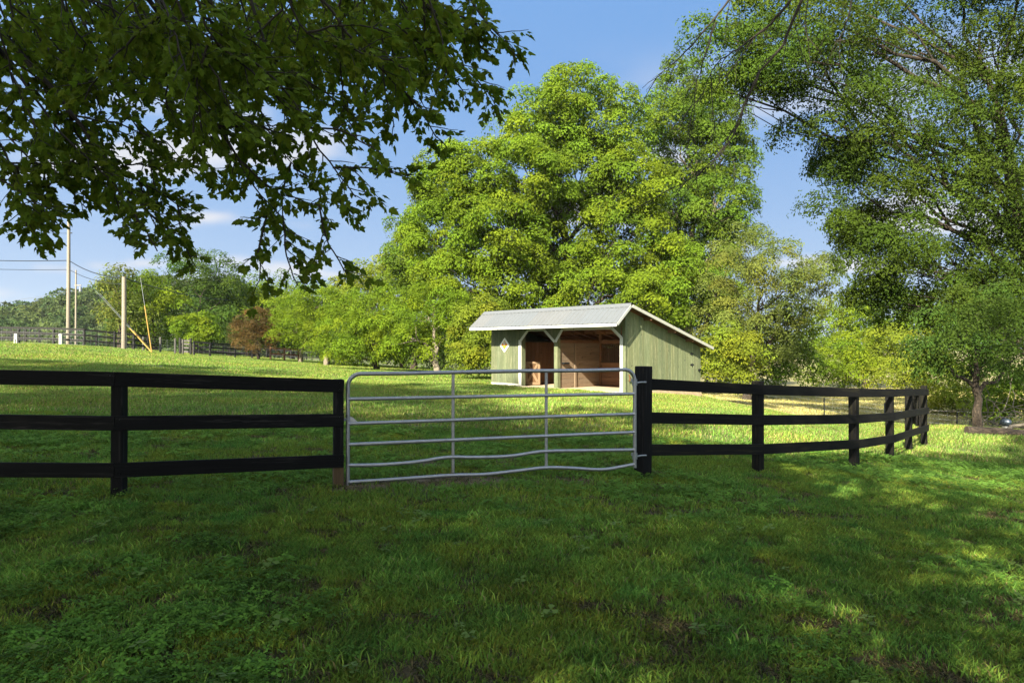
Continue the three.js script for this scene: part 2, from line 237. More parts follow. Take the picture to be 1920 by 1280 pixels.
/* A tree: trunk, a limb to each lobe of the crown, and sprays of leaves gathered in puffs over the lobes.
   lobes: [centre Vector3, radius across, radius up] */
function makeTree(o) {
  const r = rng(o.seed), base = o.base, t = thing(o.name, o.label, o.category ?? 'tree', base, 0, o.group);
  const loc = (v) => v.clone().sub(base);
  const top = o.lobes.reduce((m, l) => Math.max(m, l[0].y), -99), cen = o.lobes.reduce((s, l) => s.add(l[0]), new THREE.Vector3()).divideScalar(o.lobes.length);
  const fork = o.fork ?? new THREE.Vector3(lerp(base.x, cen.x, 0.7), lerp(base.y, top, o.bush ? 0.3 : 0.72), lerp(base.z, cen.z, 0.7));
  const R0 = o.r0 ?? 0.3, path = bendy(base.clone().add(new THREE.Vector3(0, -0.2, 0)), fork, r, o.wobble ?? 0.07, 8);
  const rad = (k) => R0 * Math.pow(1 - k / 8 * 0.82, 1) * (k === 0 ? 1.3 : 1);
  if (!o.bush) part('trunk', new Mb().tube(path.map(loc), path.map((_, k) => rad(k)), 9, undefined, false).build(), o.bark ?? bark, t);
  const list = [];
  for (const [c, ra0, rh0, sunTint = 1, thin = 1] of o.lobes) {
    const sh = o.shrink ?? (o.bush ? 0.1 : 0.4), ra = Math.max(ra0 * 0.6, ra0 - sh * o.rp), rh = Math.max(rh0 * 0.6, rh0 - sh * 0.7 * o.rp);
    const relh = clamp((c.y - base.y) / (fork.y - base.y + 0.01) - (o.fromBelow ?? 0.3), 0.18, 0.98), k0 = relh * 8, a = path[Math.floor(k0)].clone().lerp(path[Math.min(8, Math.floor(k0) + 1)], k0 % 1);
    const lr = Math.min(rad(k0) * 0.75, 0.05 + ra * 0.045), lp = bendy(a, c, r, 0.16, 5, 0.05), mb = new Mb();
    mb.tube(lp.map(loc), lp.map((_, k) => lr * (1 - k / 5 * 0.7)), 6, undefined, false);
    const rp = Math.min(o.rp, ra * 0.6), n = Math.max(5, Math.round(4 * ra * rh / (rp * rp) * (o.cover ?? 0.8)));
    for (let k = 0; k < n; k++) {
      const u = 1 - 2 * (k + 0.5) / n, f = k * 2.39996 + r() * 0.9, s = Math.sqrt(1 - u * u), d = new THREE.Vector3(Math.cos(f) * s, u + (r() - 0.5) * 0.3, Math.sin(f) * s);
      const rr = 0.72 + 0.34 * r(), pc = new THREE.Vector3(c.x + d.x * ra * rr, c.y + d.y * rh * rr, c.z + d.z * ra * rr);
      if (o.keep && !o.keep(pc)) continue;
      if (o.lobes.some((l) => l[0] !== c && ((pc.x - l[0].x) / l[1]) ** 2 + ((pc.y - l[0].y) / l[2]) ** 2 + ((pc.z - l[0].z) / l[1]) ** 2 < 0.42)) { if (r() < 0.75) continue; }
      if (k % 2 === 0) { const tp = bendy(lp[3 + (k % 3 > 1 ? 1 : 0)], pc, r, 0.12, 3); mb.tube(tp.map(loc), tp.map((_, j) => lr * 0.32 * (1 - j / 3 * 0.75)), 4, undefined, false); }
      const pr = rp * (0.7 + 0.6 * r()), tone = (0.82 + 0.36 * r()) * sunTint, hue = r() - 0.5, cnt = Math.round(o.per * thin * (0.6 + 0.8 * r()));
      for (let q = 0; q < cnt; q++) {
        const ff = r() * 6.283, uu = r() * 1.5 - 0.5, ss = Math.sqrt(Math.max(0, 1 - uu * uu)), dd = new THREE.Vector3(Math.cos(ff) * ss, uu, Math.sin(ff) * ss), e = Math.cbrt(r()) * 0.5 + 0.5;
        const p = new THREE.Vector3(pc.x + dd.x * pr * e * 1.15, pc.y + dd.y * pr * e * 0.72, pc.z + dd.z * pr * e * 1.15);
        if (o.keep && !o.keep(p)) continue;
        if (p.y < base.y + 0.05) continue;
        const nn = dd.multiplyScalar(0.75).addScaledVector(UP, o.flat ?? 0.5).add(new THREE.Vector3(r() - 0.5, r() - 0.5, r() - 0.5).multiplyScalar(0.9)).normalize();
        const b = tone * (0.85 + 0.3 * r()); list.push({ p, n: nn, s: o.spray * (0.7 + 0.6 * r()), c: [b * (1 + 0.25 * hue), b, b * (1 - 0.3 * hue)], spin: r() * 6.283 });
      }
    }
    part('limb', mb.build(), o.bark ?? bark, t);
  }
  sprayTotal += list.length;
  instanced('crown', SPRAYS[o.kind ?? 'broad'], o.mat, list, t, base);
  return t;
}
const pxLobe = (px, py, D, rpx, rpy = rpx) => [at(px, py, D), rpx / FPX * D, rpy / FPX * D];

const LEAF = {
  bright: leafMat(0.135, 0.205, 0.012), mid: leafMat(0.10, 0.165, 0.014), shadeDarkened: leafMat(0.052, 0.088, 0.008), dull: leafMat(0.085, 0.135, 0.022), deep: leafMat(0.055, 0.10, 0.014), yellow: leafMat(0.17, 0.215, 0.018), red: leafMat(0.115, 0.075, 0.024), hill: leafMat(0.07, 0.11, 0.03), olive: leafMat(0.13, 0.16, 0.03),  // the large right tree has its leaf colour darkened to stand in for shade
};

// forest on the hill: crowns far too many to count
{
  const r = rng(77), list = [], low = sprayGeo(16, 240, 0.22, 0.20, 0.1, 0.2), q = low.attributes.position;
  // spread that disc of leaves over a rounded crown
  for (let k = 0; k < q.count; k += 6) { const u = r() * 1.5 - 0.5, f = r() * 6.283, s = Math.sqrt(1 - Math.min(1, u * u)), e = 0.85 + 0.2 * Math.sin(f * 3 + u * 5), cx = q.getX(k), cy = q.getY(k), cz = q.getZ(k); for (let j = 0; j < 6; j++) q.setXYZ(k + j, (q.getX(k + j) - cx) + Math.cos(f) * s * e, (q.getY(k + j) - cy) * 1.0 + u * 0.85, (q.getZ(k + j) - cz) + Math.sin(f) * s * e); }
  for (let k = 0; k < 2600; k++) { const X = -480 + r() * 560, D = 158 + Math.pow(r(), 0.8) * 240, b = 0.7 + 0.6 * r(), w = r(); list.push({ p: V(X, D, hillH(X, D) + 2.5), n: UP, s: [3.4 + 3 * r(), 4 + 3.5 * r(), 3.4 + 3 * r()], spin: r() * 6, c: [b * (0.85 + 0.4 * w), b, b * (0.9 + 0.3 * r())] }); }
  const m = instanced('forest', low, LEAF.hill, list, scene); m.userData.label = 'dense green woodland covering the distant hill at the far left'; m.userData.category = 'forest';
}

// ---------- grass ----------
function tuftGeo(seed, n, rad, h0, h1, wid, lean, cols) {
  const r = rng(seed), p = [], c = [], nn = [];
  for (let k = 0; k < n; k++) {
    const a = r() * 6.283, q = Math.sqrt(r()) * rad, x = Math.cos(a) * q, z = Math.sin(a) * q, h = lerp(h0, h1, r()), f = r() * 6.283, w = wid * (0.7 + 0.6 * r()), l = h * lean * (0.3 + r()), la = r() * 6.283;
    const sx = Math.cos(f) * w / 2, sz = Math.sin(f) * w / 2, mx = x + Math.cos(la) * l * 0.35, mz = z + Math.sin(la) * l * 0.35, tx = x + Math.cos(la) * l, tz = z + Math.sin(la) * l, mh = h * 0.58;
    const A = [x - sx, -0.01, z - sz], B = [x + sx, -0.01, z + sz], C = [mx + sx * 0.8, mh, mz + sz * 0.8], D = [mx - sx * 0.8, mh, mz - sz * 0.8], T = [tx, h * (1 - 0.12 * lean), tz];
    const col = cols[Math.floor(r() * cols.length)], b = 0.55 + 0.9 * r();
    for (const v of [A, B, C, A, C, D, D, C, T]) { p.push(...v); c.push(col[0] * b, col[1] * b, col[2] * b); nn.push(-Math.sin(f) * 0.85, 0.5, Math.cos(f) * 0.85); }
  }
  const g = new THREE.BufferGeometry(); g.setAttribute('position', new THREE.Float32BufferAttribute(p, 3)); g.setAttribute('color', new THREE.Float32BufferAttribute(c, 3)); g.setAttribute('normal', new THREE.Float32BufferAttribute(nn, 3)); return g;
}
function cloverGeo(seed, n, rad, size, col) {   // low leaflets held level on short stalks
  const r = rng(seed), p = [], c = [];
  for (let k = 0; k < n; k++) {
    const a = r() * 6.283, q = Math.sqrt(r()) * rad, x = Math.cos(a) * q, z = Math.sin(a) * q, h = 0.025 + 0.05 * r(), s = size * (0.6 + 0.8 * r()), f = r() * 6.283, tx = (r() - 0.5) * 0.8, tz = (r() - 0.5) * 0.8, b = 0.75 + 0.5 * r();
    for (let j = 0; j < 3; j++) { const g = f + j * 2.094, P = (e, w) => { const dx = Math.cos(g) * e - Math.sin(g) * w, dz = Math.sin(g) * e + Math.cos(g) * w; return [x + dx, h + dx * tx + dz * tz, z + dz]; }; for (const v of [P(0, 0), P(s * 0.7, -s * 0.42), P(s, 0), P(0, 0), P(s, 0), P(s * 0.7, s * 0.42)]) { p.push(...v); c.push(col[0] * b, col[1] * b, col[2] * b); } }
  }
  const g = new THREE.BufferGeometry(); g.setAttribute('position', new THREE.Float32BufferAttribute(p, 3)); g.setAttribute('color', new THREE.Float32BufferAttribute(c, 3)); return g;
}
const GREEN = [[0.16, 0.285, 0.045], [0.135, 0.265, 0.04], [0.20, 0.305, 0.048], [0.11, 0.215, 0.03], [0.235, 0.295, 0.05], [0.34, 0.29, 0.13]];
const grassMat = new THREE.MeshPhysicalMaterial({ vertexColors: true, roughness: 1, transmission: 0.42, thickness: 0, side: THREE.DoubleSide, specularIntensity: 0.12 });
const BARN_O = [4.05, 24.351], BARN_A = [-0.671, 0.741], BARN_B = [0.741, 0.671];
const inBarn = (X, D, m = 0) => { const x = X - BARN_O[0], d = D - BARN_O[1], i = x * BARN_A[0] + d * BARN_A[1], j = x * BARN_B[0] + d * BARN_B[1]; return i > -0.1 - m && i < 7.45 + m && j > -0.35 - m && j < 4.95 + m; };
{
  const lawn = new THREE.Group(); lawn.name = 'grass'; scene.add(lawn); tag(lawn, 'mown grass with clover over the whole lawn and paddock', 'grass', null, 'stuff');
  const r = rng(5), bins = { short: [], long: [], clover: [], weed: [], thatch: [], mid: [], far: [], dry: [] };
  const nrm = (X, D) => new THREE.Vector3(ground(X - 0.3, D) - ground(X + 0.3, D), 0.6, ground(X, D + 0.3) - ground(X, D - 0.3)).normalize();
  const put = (bin, X, D, s, b, w = 0) => bins[bin].push({ p: G(X, D), n: D < 12 ? UP : nrm(X, D), s, spin: r() * 6.283, c: [b * (1 + w), b * (1 + 0.25 * w), b * (1 - 0.2 * w)] });
  // near: uneven short turf, thicker clumps, clover patches
  const scatter = (D0, D1, per, f) => { const slope = 1.14; let area = slope * (D1 * D1 - D0 * D0), n = Math.round(area * per); for (let k = 0; k < n; k++) { const D = Math.sqrt(lerp(D0 * D0, D1 * D1, r())), X = (r() * 2 - 1) * slope * D; if (!inBarn(X, D)) f(X, D); } };
  scatter(2.0, 6.5, 700, (X, D) => {
    if (r() < bare(X, D) * 0.95) { if (r() < 0.55) put('thatch', X, D, 0.7 + 0.6 * r(), 0.8 + 0.4 * r()); return; } if (vnoise(X * 7, D * 7) + 0.5 * vnoise(X * 19, D * 19) < 0.46 + 0.22 * r()) { put('thatch', X, D, 0.8 + 0.6 * r(), 0.8 + 0.4 * r()); return; }
    const n = fbm(X * 1.3, D * 1.3, 3), m = fbm(X * 0.5 + 9, D * 0.5 + 2, 3), w = (fbm(X * 2.5 + 30, D * 2.5, 2) - 0.45) * 1.1, b = (0.7 + 0.6 * n) * (0.65 + 0.7 * vnoise(X * 9 + 5, D * 9)) * (0.85 + 0.3 * r());
    if (r() < 0.20 * step(0.40, 0.7, m)) put('clover', X, D, 0.7 + 0.6 * r(), b * 0.95); else if (r() < 0.10 + 0.4 * step(0.5, 0.7, n)) put('long', X, D, 0.6 + 0.7 * r(), b * 1.15, w * 0.5); else put('short', X, D, 0.7 + 0.7 * n + 0.3 * r(), b, w);
    if (r() < 0.006) put('weed', X, D, 0.8 + 0.7 * r(), 1);
  });
  scatter(6.5, 13, 210, (X, D) => {
    if (r() < bare(X, D) * 0.95) { if (r() < 0.5) put('thatch', X, D, 0.9 + 0.6 * r(), 0.8 + 0.4 * r()); return; }
    if (vnoise(X * 4, D * 4) + 0.5 * vnoise(X * 11, D * 11) < 0.40 + 0.2 * r()) { put('thatch', X, D, 1.3 + 0.6 * r(), 0.8 + 0.4 * r()); return; }
    const n = fbm(X * 1.1, D * 1.1, 3), m = fbm(X * 0.5 + 9, D * 0.5 + 2, 3), w = (fbm(X * 1.5 + 30, D * 1.5, 2) - 0.45) * 1.0;
    if (r() < 0.16 * step(0.38, 0.7, m)) put('clover', X, D, 1.1 + 0.6 * r(), 0.95); else if (n > 0.5 && r() < 0.4) put('long', X, D, 0.8 + 0.7 * r(), 0.8 + 0.4 * n, w * 0.5); else put('short', X, D, 1.1 + 0.7 * n, 0.75 + 0.5 * n, w);
  });
  scatter(13, 30, 36, (X, D) => { if (X > 9 && D > 26) return; const n = fbm(X * 0.9, D * 0.9, 3), w = (fbm(X * 0.7 + 30, D * 0.7, 2) - 0.5) * 0.5; put('mid', X, D, 0.75 + 0.7 * n, 0.8 + 0.45 * n, w); });
  scatter(29, 66, 7, (X, D) => { const pl = pale(X, D), n = fbm(X * 0.5, D * 0.5, 3), w = (fbm(X * 0.3 + 30, D * 0.3, 2) - 0.45) * 0.5; if (r() < pl) put('dry', X, D, 0.6 + 0.4 * n, 0.9 + 0.3 * n); else put('far', X, D, 0.7 + 0.6 * n, 0.85 + 0.4 * n, w); });
  const g = { thatch: tuftGeo(28, 14, 0.085, 0.008, 0.03, 0.007, 2.6, [[0.16, 0.13, 0.06], [0.10, 0.085, 0.04], [0.10, 0.13, 0.03], [0.24, 0.20, 0.10]]), short: tuftGeo(21, 20, 0.075, 0.016, 0.055, 0.0068, 0.9, GREEN), long: tuftGeo(22, 14, 0.06, 0.03, 0.085, 0.0085, 0.9, GREEN), clover: cloverGeo(23, 26, 0.09, 0.016, [0.115, 0.235, 0.03]), weed: cloverGeo(27, 4, 0.04, 0.03, [0.17, 0.26, 0.06]), mid: tuftGeo(24, 34, 0.17, 0.03, 0.10, 0.013, 0.7, GREEN), far: tuftGeo(25, 44, 0.4, 0.04, 0.11, 0.03, 0.7, GREEN), dry: tuftGeo(26, 44, 0.4, 0.05, 0.16, 0.03, 0.6, [[0.42, 0.38, 0.14], [0.48, 0.41, 0.18], [0.32, 0.36, 0.10]]) };
  const nice = { short: 'short_turf', long: 'long_tuft', clover: 'clover', weed: 'broad_weed', thatch: 'thatch', mid: 'paddock_turf', far: 'distant_turf', dry: 'dry_turf' };
  for (const k in bins) if (bins[k].length) instanced(nice[k], g[k], grassMat, bins[k], lawn);
  console.log('grass', Object.entries(bins).map(([k, v]) => k + ':' + v.length).join(' '));
}

// ---------- the run-in shed ----------
const BL = 7.367, BW = 4.849, HB = -0.09;
const BARN_TURN = Math.atan2(0.741, -0.671);
const barnPos = V(BARN_O[0], BARN_O[1], 0);
{
  const t = thing('horse_shed', 'open fronted green board shed with grey metal roof and white trimmed bays', 'shed', barnPos, BARN_TURN), r = rng(301);
  const P = (i, h, j) => new THREE.Vector3(i, h, j);
  const box = (name, i0, i1, h0, h1, j0, j1, mat, parent = t, col) => { const m = part(name, boardGeo(i1 - i0, h1 - h0, j1 - j0, Math.min(0.004, (j1 - j0) * 0.2), r, col), mat, parent); m.position.set((i0 + i1) / 2, (h0 + h1) / 2, (j0 + j1) / 2); return m; };
  const tone = (lo = 0.82, hi = 1.12) => { const b = lerp(lo, hi, r()), w = (r() - 0.5) * 0.08; return () => [b * (1 + w), b, b * (1 - w)]; };
  const SR = -0.108, HR = 3.051, HE = 2.378, JE = -0.93, JR = BW + 0.348, HK = 1.546, OS = 0.359;
  const rearTop = (j) => HR + (HK - HR) * (j - SR) / (JR - SR), frontTop = (j) => HE + (HR - HE) * (j - JE) / (SR - JE);
  // floor: packed earth on a low concrete edge
  const floorMat = std({ map: tex(256, 256, (u, v) => { const n = 0.5 * pn(u, v, 12, 12) + 0.5 * pn(u, v, 60, 60); return [0.62 + 0.16 * n, 0.54 + 0.15 * n, 0.44 + 0.14 * n]; }), roughness: 0.95, vertexColors: true });
  box('floor', -0.03, BL + 0.02, -0.7, HB, -0.12, BW, floorMat);
  const sill = box('sill', 0.0, BL, -0.42, HB + 0.03, -0.20, -0.122, std({ map: soilTex, color: 0xcfc4b4, roughness: 0.9 }));
  const apron = box('apron', 0.1, 5.5, -0.5, HB - 0.012, -0.95, -0.203, floorMat);
  // side walls: upright boards to the slope of the roof
  const wallBoards = (iOut, iIn, mat, name, w0, out) => {
    const wall = part(name, new Mb().build(), mat, t); wall.geometry = (() => { const m = new Mb(); const q = (j, h) => [P(iOut + (iIn - iOut) * 0.45, h, j), P(iIn, h, j)]; const js = [0.02, BW - 0.02], hs = js.map((j) => rearTop(j) - 0.13); const [a, b] = q(js[0], HB), [c, d] = q(js[1], HB), [e, f] = q(js[0], hs[0]), [g, h] = q(js[1], hs[1]); m.hex([a, b, d, c, e, f, h, g].map((x) => x)); return m.build(); })();
    for (let j = 0; j < BW - 0.02;) {
      const w = Math.min(w0 * (0.85 + 0.3 * r()), BW - j), g = 0.006, m = new Mb(), i0 = iOut + (r() - 0.5) * 0.004, i1 = iOut + (iIn - iOut) * 0.44, ht = (x) => rearTop(x) - 0.12, b0 = -0.30 - 0.04 * r() - 0.11 * step(0, BW, j);
      const c = tone(0.84, 1.14)(), uo = r() * 5, vo = r() * 5, old = [1.12, 1.06, 1.0];
      const q = [[j + g / 2, b0], [j + w - g / 2, b0], [j + w - g / 2, ht(j + w)], [j + g / 2, ht(j)]];
      const v = (k, i, inset = 0) => P(i, q[k][1], q[k][0] + (k === 0 || k === 3 ? inset : -inset));
      const fc = [0, 1, 2, 3], U = (k) => [q[k][1] + uo, q[k][0] + vo];
      const bev = 0.004, s = Math.sign(i1 - i0);
      m.face(fc.map((k) => v(k, i0, bev)), c, fc.map(U));
      for (const [a, b] of [[0, 3], [1, 2], [0, 1], [3, 2]]) m.face([v(a, i0, bev), v(b, i0, bev), v(b, i0 + s * bev), v(a, i0 + s * bev)], c, [U(a), U(b), U(b), U(a)]), m.face([v(a, i0 + s * bev), v(b, i0 + s * bev), v(b, i1), v(a, i1)], c, [U(a), U(b), U(b), U(a)]);
      m.face(fc.map((k) => v(k, i1)), c, fc.map(U));
      part('board', m.build(), mat, wall); j += w;
    }
    return wall;
  };
  wallBoards(0.0, 0.05, litGreenPaint, 'right_wall', 0.172);
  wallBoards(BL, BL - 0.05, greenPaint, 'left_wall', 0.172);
  part('inner_lining', (() => { const m = new Mb(), i0 = 0.052, i1 = 0.06; m.hex([P(i0, HB, 0.1), P(i1, HB, 0.1), P(i1, HB, BW - 0.06), P(i0, HB, BW - 0.06), P(i0, rearTop(0.1) - 0.16, 0.1), P(i1, rearTop(0.1) - 0.16, 0.1), P(i1, rearTop(BW) - 0.16, BW - 0.06), P(i0, rearTop(BW) - 0.16, BW - 0.06)]); return m.build(); })(), brownWood, t);
  // rear wall
  const rear = box('rear_wall', 0.06, BL - 0.06, HB, rearTop(BW) - 0.14, BW - 0.03, BW - 0.004, brownWood);
  for (let i = 0.06; i < BL - 0.07;) { const w = Math.min(0.2 + 0.06 * r(), BL - 0.06 - i), m = part('board', boardGeo(w - 0.008, 1.52, 0.022, 0.004, r, tone(0.6, 1.1)), brownWood, rear); m.position.set(i + w / 2 - BL / 2, 0, -0.026); i += w; }
  // front left panel and the boards over the bays
  const front = box('front_wall', 5.42, BL - 0.03, HB + 0.02, 2.5, 0.012, 0.05, greenPaint);
  const fo = front.position;
  for (let i = 5.592; i < BL - 0.01;) { const w = Math.min(0.165 + 0.06 * r(), BL - i), h1 = 2.52, h0 = HB + 0.10, m = part('board', boardGeo(w - 0.007, h1 - h0, 0.024, 0.004, r, tone(0.84, 1.14)), greenPaint, front); m.position.set(i + w / 2 - fo.x, (h0 + h1) / 2 - fo.y, -0.003 - fo.z + (r() - 0.5) * 0.003); i += w; }
  const skirt = box('skirt_board', 5.592, BL, HB - 0.02, HB + 0.098, -0.022, 0.011, whitePaint, t, tone(0.9, 1.0));
  box('header', 0.09, 5.41, 2.285, 2.52, 0.002, 0.05, greenPaint);
  for (let i = 0.093; i < 5.40;) { const w = Math.min(0.165 + 0.06 * r(), 5.405 - i); box('header_board', i, i + w - 0.007, 2.29, 2.53, -0.022, 0.001, greenPaint, t, tone(0.84, 1.1)); i += w; }
  // corner boards, posts
  box('corner_board', -0.022, 0.088, HB - 0.2, 2.5, -0.024, -0.002, greenPaint, t, tone(1.0, 1.1));
  box('corner_post', 0.062, 0.16, HB, 2.5, 0.0, 0.12, greenPaint);
  box('left_jamb', 5.42, 5.56, HB, 2.4, 0.052, 0.2, greenPaint);
  box('centre_post', 3.37, 3.565, HB, 2.28, 0.005, 0.17, greenPaint, t, tone(1.0, 1.1));
  // gussets: the green triangles beside each brace
  const gusset = (a, b, c, d) => { const m = new Mb(), pts = [a, b, c, d].filter(Boolean), z0 = 0.004, z1 = 0.03; m.face(pts.map(([i, h]) => P(i, h, z0)), undefined, pts.map(([i, h]) => [h, i])); m.face(pts.map(([i, h]) => P(i, h, z1)), undefined, pts.map(([i, h]) => [h, i])); for (let k = 0; k < pts.length; k++) { const p = pts[k], q = pts[(k + 1) % pts.length]; m.face([P(p[0], p[1], z0), P(q[0], q[1], z0), P(q[0], q[1], z1), P(p[0], p[1], z1)]); } part('gusset', m.build(), greenPaint, t); };
  gusset([5.42, 1.86], [5.42, 2.284], [5.02, 2.284]); gusset([4.12, 2.284], [3.572, 2.284], [3.572, 1.80]); gusset([3.366, 2.284], [3.04, 2.284], [3.366, 1.86]); gusset([0.62, 2.284], [0.225, 2.284], [0.225, 1.92]);
  // white trim
  const trim = (a, b, w = 0.105) => { const m = beam(P(a[0], a[1], -0.036), P(b[0], b[1], -0.036), w, 0.02, whitePaint, t, 'trim_board', r, tone(0.92, 1.02)); return m; };
  trim([5.50, HB - 0.02], [5.50, 1.83], 0.17); trim([0.155, HB - 0.1], [0.155, 1.90], 0.135);
  trim([5.47, 1.80], [5.0, 2.25], 0.11); trim([4.98, 2.235], [4.13, 2.235], 0.10); trim([4.11, 2.25], [3.49, 1.75], 0.11);
  trim([3.45, 1.745], [3.05, 2.25], 0.11); trim([3.03, 2.235], [0.64, 2.235], 0.10); trim([0.62, 2.25], [0.16, 1.88], 0.11);
  // roof: deck, rafters, ribbed metal sheets, fascia
  const sheet = (name, n, jA, hA, jB, hB2) => {
    const w = (BL + 2 * OS) / n, dir = new THREE.Vector3(0, hB2 - hA, jB - jA), len = dir.length(); dir.normalize(); const nor = new THREE.Vector3(0, Math.abs(dir.z), -dir.y * Math.sign(dir.z)).normalize();
    for (let k = 0; k < n; k++) {
      const m = new Mb(), i0 = -OS + k * w, prof = [], ribs = 4, pitch = w / ribs;
      for (let q = 0; q < ribs; q++) { const b = i0 + q * pitch; prof.push([b, 0.0], [b + pitch - 0.062, 0], [b + pitch - 0.045, 0.022], [b + pitch - 0.017, 0.022]); } prof.push([i0 + w - 0.001, 0]);
      const c = tone(0.96, 1.03)(), lift = 0.030 + (k % 2) * 0.0025;
      for (let q = 0; q + 1 < prof.length; q++) { const A = P(prof[q][0], hA, jA).addScaledVector(nor, prof[q][1] + lift), B = P(prof[q + 1][0], hA, jA).addScaledVector(nor, prof[q + 1][1] + lift); m.face([A, A.clone().addScaledVector(dir, len), B.clone().addScaledVector(dir, len), B], c, [[prof[q][0], 0], [prof[q][0], len * 0.3], [prof[q + 1][0], len * 0.3], [prof[q + 1][0], 0]]); }
      part(name, m.build(), roofMetal, t);
    }
    const d = new Mb(), q = (i, s, off) => P(i, hA, jA).addScaledVector(dir, s).addScaledVector(nor, off); d.hex([q(-OS + 0.02, 0.01, 0), q(BL + OS - 0.02, 0.01, 0), q(BL + OS - 0.02, len - 0.02, 0), q(-OS + 0.02, len - 0.02, 0), q(-OS + 0.02, 0.01, 0.026), q(BL + OS - 0.02, 0.01, 0.026), q(BL + OS - 0.02, len - 0.02, 0.026), q(-OS + 0.02, len - 0.02, 0.026)]);
    part('roof_deck', d.build(), brownWood, t);
  };
  sheet('roof_panel', 9, JE, HE - 0.03, SR, HR - 0.03); sheet('roof_panel', 9, JR, HK - 0.03, SR, HR - 0.03);
  const cap = new Mb(); for (const [j, h] of [[SR - 0.16, frontTop(SR - 0.16) + 0.032], [SR + 0.18, rearTop(SR + 0.18) + 0.034]]) cap.face([P(-OS - 0.005, HR + 0.042, SR), P(BL + OS + 0.005, HR + 0.042, SR), P(BL + OS + 0.005, h, j), P(-OS - 0.005, h, j)], [1.02, 1.02, 1.02]); part('ridge_cap', cap.build(), roofMetal, t);
  box('fascia', -OS, BL + OS, HE - 0.125, HE - 0.022, JE - 0.022, JE + 0.004, whitePaint, t, tone(1.0, 1.02));
  const edge = box('drip_edge', -OS - 0.004, BL + OS + 0.004, HE - 0.020, HE - 0.002, JE - 0.03, JE + 0.02, std({ color: 0x4a4f52, roughness: 0.5, metalness: 0.5 }));
  for (const i of [-OS - 0.012, BL + OS + 0.012]) {
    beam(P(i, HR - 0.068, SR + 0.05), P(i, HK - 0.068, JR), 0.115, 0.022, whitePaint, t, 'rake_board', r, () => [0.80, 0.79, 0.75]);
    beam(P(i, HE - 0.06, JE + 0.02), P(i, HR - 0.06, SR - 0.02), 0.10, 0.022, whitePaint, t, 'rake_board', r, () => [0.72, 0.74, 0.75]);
  }
  for (let k = 0; k < 13; k++) { const i = 0.1 + k * (BL - 0.2) / 12; beam(P(i, HR - 0.16, SR + 0.05), P(i, rearTop(BW) - 0.13, BW - 0.05), 0.14, 0.045, brownWood, t, 'rafter', r, tone(0.8, 1.1)); }
  for (let k = 0; k < 13; k++) { const i = 0.1 + k * (BL - 0.2) / 12; beam(P(i, HE - 0.09, JE + 0.03), P(i, HR - 0.12, SR - 0.02), 0.09, 0.045, greenPaint, t, 'lookout', r, tone(0.8, 1.1)); }
  for (const j of [1.1, 2.6, 3.8]) box('purlin_beam', -OS + 0.03, BL + OS - 0.03, rearTop(j) - 0.20, rearTop(j) - 0.07, j - 0.04, j + 0.04, brownWood, t, tone(0.7, 1.0));
  // the partition between the bays: level planks lit by the sun
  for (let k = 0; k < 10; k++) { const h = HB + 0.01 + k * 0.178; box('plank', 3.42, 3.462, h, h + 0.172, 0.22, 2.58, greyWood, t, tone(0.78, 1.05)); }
  for (let k = 0; k < 5; k++) { const h = HB + 0.01 + k * 0.178; box('plank', 0.9, 3.335, h, h + 0.172, 2.62, 2.66, brownWood, t, tone(0.7, 1.0)); }
  box('cleat', 3.37, 3.418, HB, 1.70, 1.02, 1.12, greyWood, t, tone(0.9, 1.1));
  box('stall_post', 3.34, 3.46, HB, 2.25, 2.585, 2.70, brownWood, t, tone(0.75, 0.9));
  box('plank_rail', 3.40, 3.47, 1.70, 1.83, 0.18, 2.58, brownWood, t, tone(0.8, 0.9));
  // the stall front: planks below, upright bars above, a top rail
  box('stall_rail', 0.07, 3.335, 1.68, 1.82, 2.60, 2.66, brownWood, t, tone(0.85, 1.0));
  box('stall_sill', 0.95, 3.335, 0.80, 0.90, 2.585, 2.67, brownWood, t, tone(0.95, 1.1));
  for (let k = 0; k < 20; k++) { const i = 1.12 + k * 0.113, m = part('bar', new Mb().tube([P(i, 0.90, 2.63), P(i, 1.68, 2.63)], 0.016, 6).build(), std({ color: 0x5d4a36, roughness: 0.6 }), t); }
  box('stall_cleat', 2.1, 2.2, HB, 0.80, 2.58, 2.618, brownWood, t, tone(1.0, 1.15)); box('stall_cleat', 0.92, 1.02, HB, 1.68, 2.58, 2.70, brownWood, t, tone(0.9, 1.0));
  const door = box('stall_door', 0.1, 0.88, HB + 0.03, 1.62, 2.60, 2.64, std({ map: woodTex([0.42, 0.24, 0.15], [0.55, 0.33, 0.21], 0.7, [0.3, 0.18, 0.12], 0.5), roughness: 0.8, bumpMap: grainBump, bumpScale: 0.003, vertexColors: true }), t);
  box('stall_back', 0.07, 3.3, HB, 1.7, 3.9, 3.93, brownWood, t, tone(0.7, 0.8));
  // dark iron bracket on the partition
  box('bracket', 3.28, 3.415, 0.86, 0.93, 0.28, 0.62, darkMetal);
  // left bay: inner side wall with a low cross-braced door, brown boards behind
  const side = box('stall_wall', 6.03, 6.06, HB, 1.75, 0.22, BW - 0.05, brownWood, t, tone(0.6, 0.7));
  for (let j = 0.5; j < BW - 0.3; j += 0.24) { const m = part('board', boardGeo(0.02, 1.8, 0.23, 0.004, r, tone(0.65, 1.0)), brownWood, side); m.position.set(-0.028, 0.02, j - side.position.z); }
  box('inner_jamb', 5.60, 6.02, HB, 2.2, 0.30, 0.34, greenPaint, t, tone(1.0, 1.1)); box('inner_post', 5.90, 5.98, HB, 1.72, 0.56, 0.64, whitePaint, t, () => [0.75, 0.72, 0.6]);
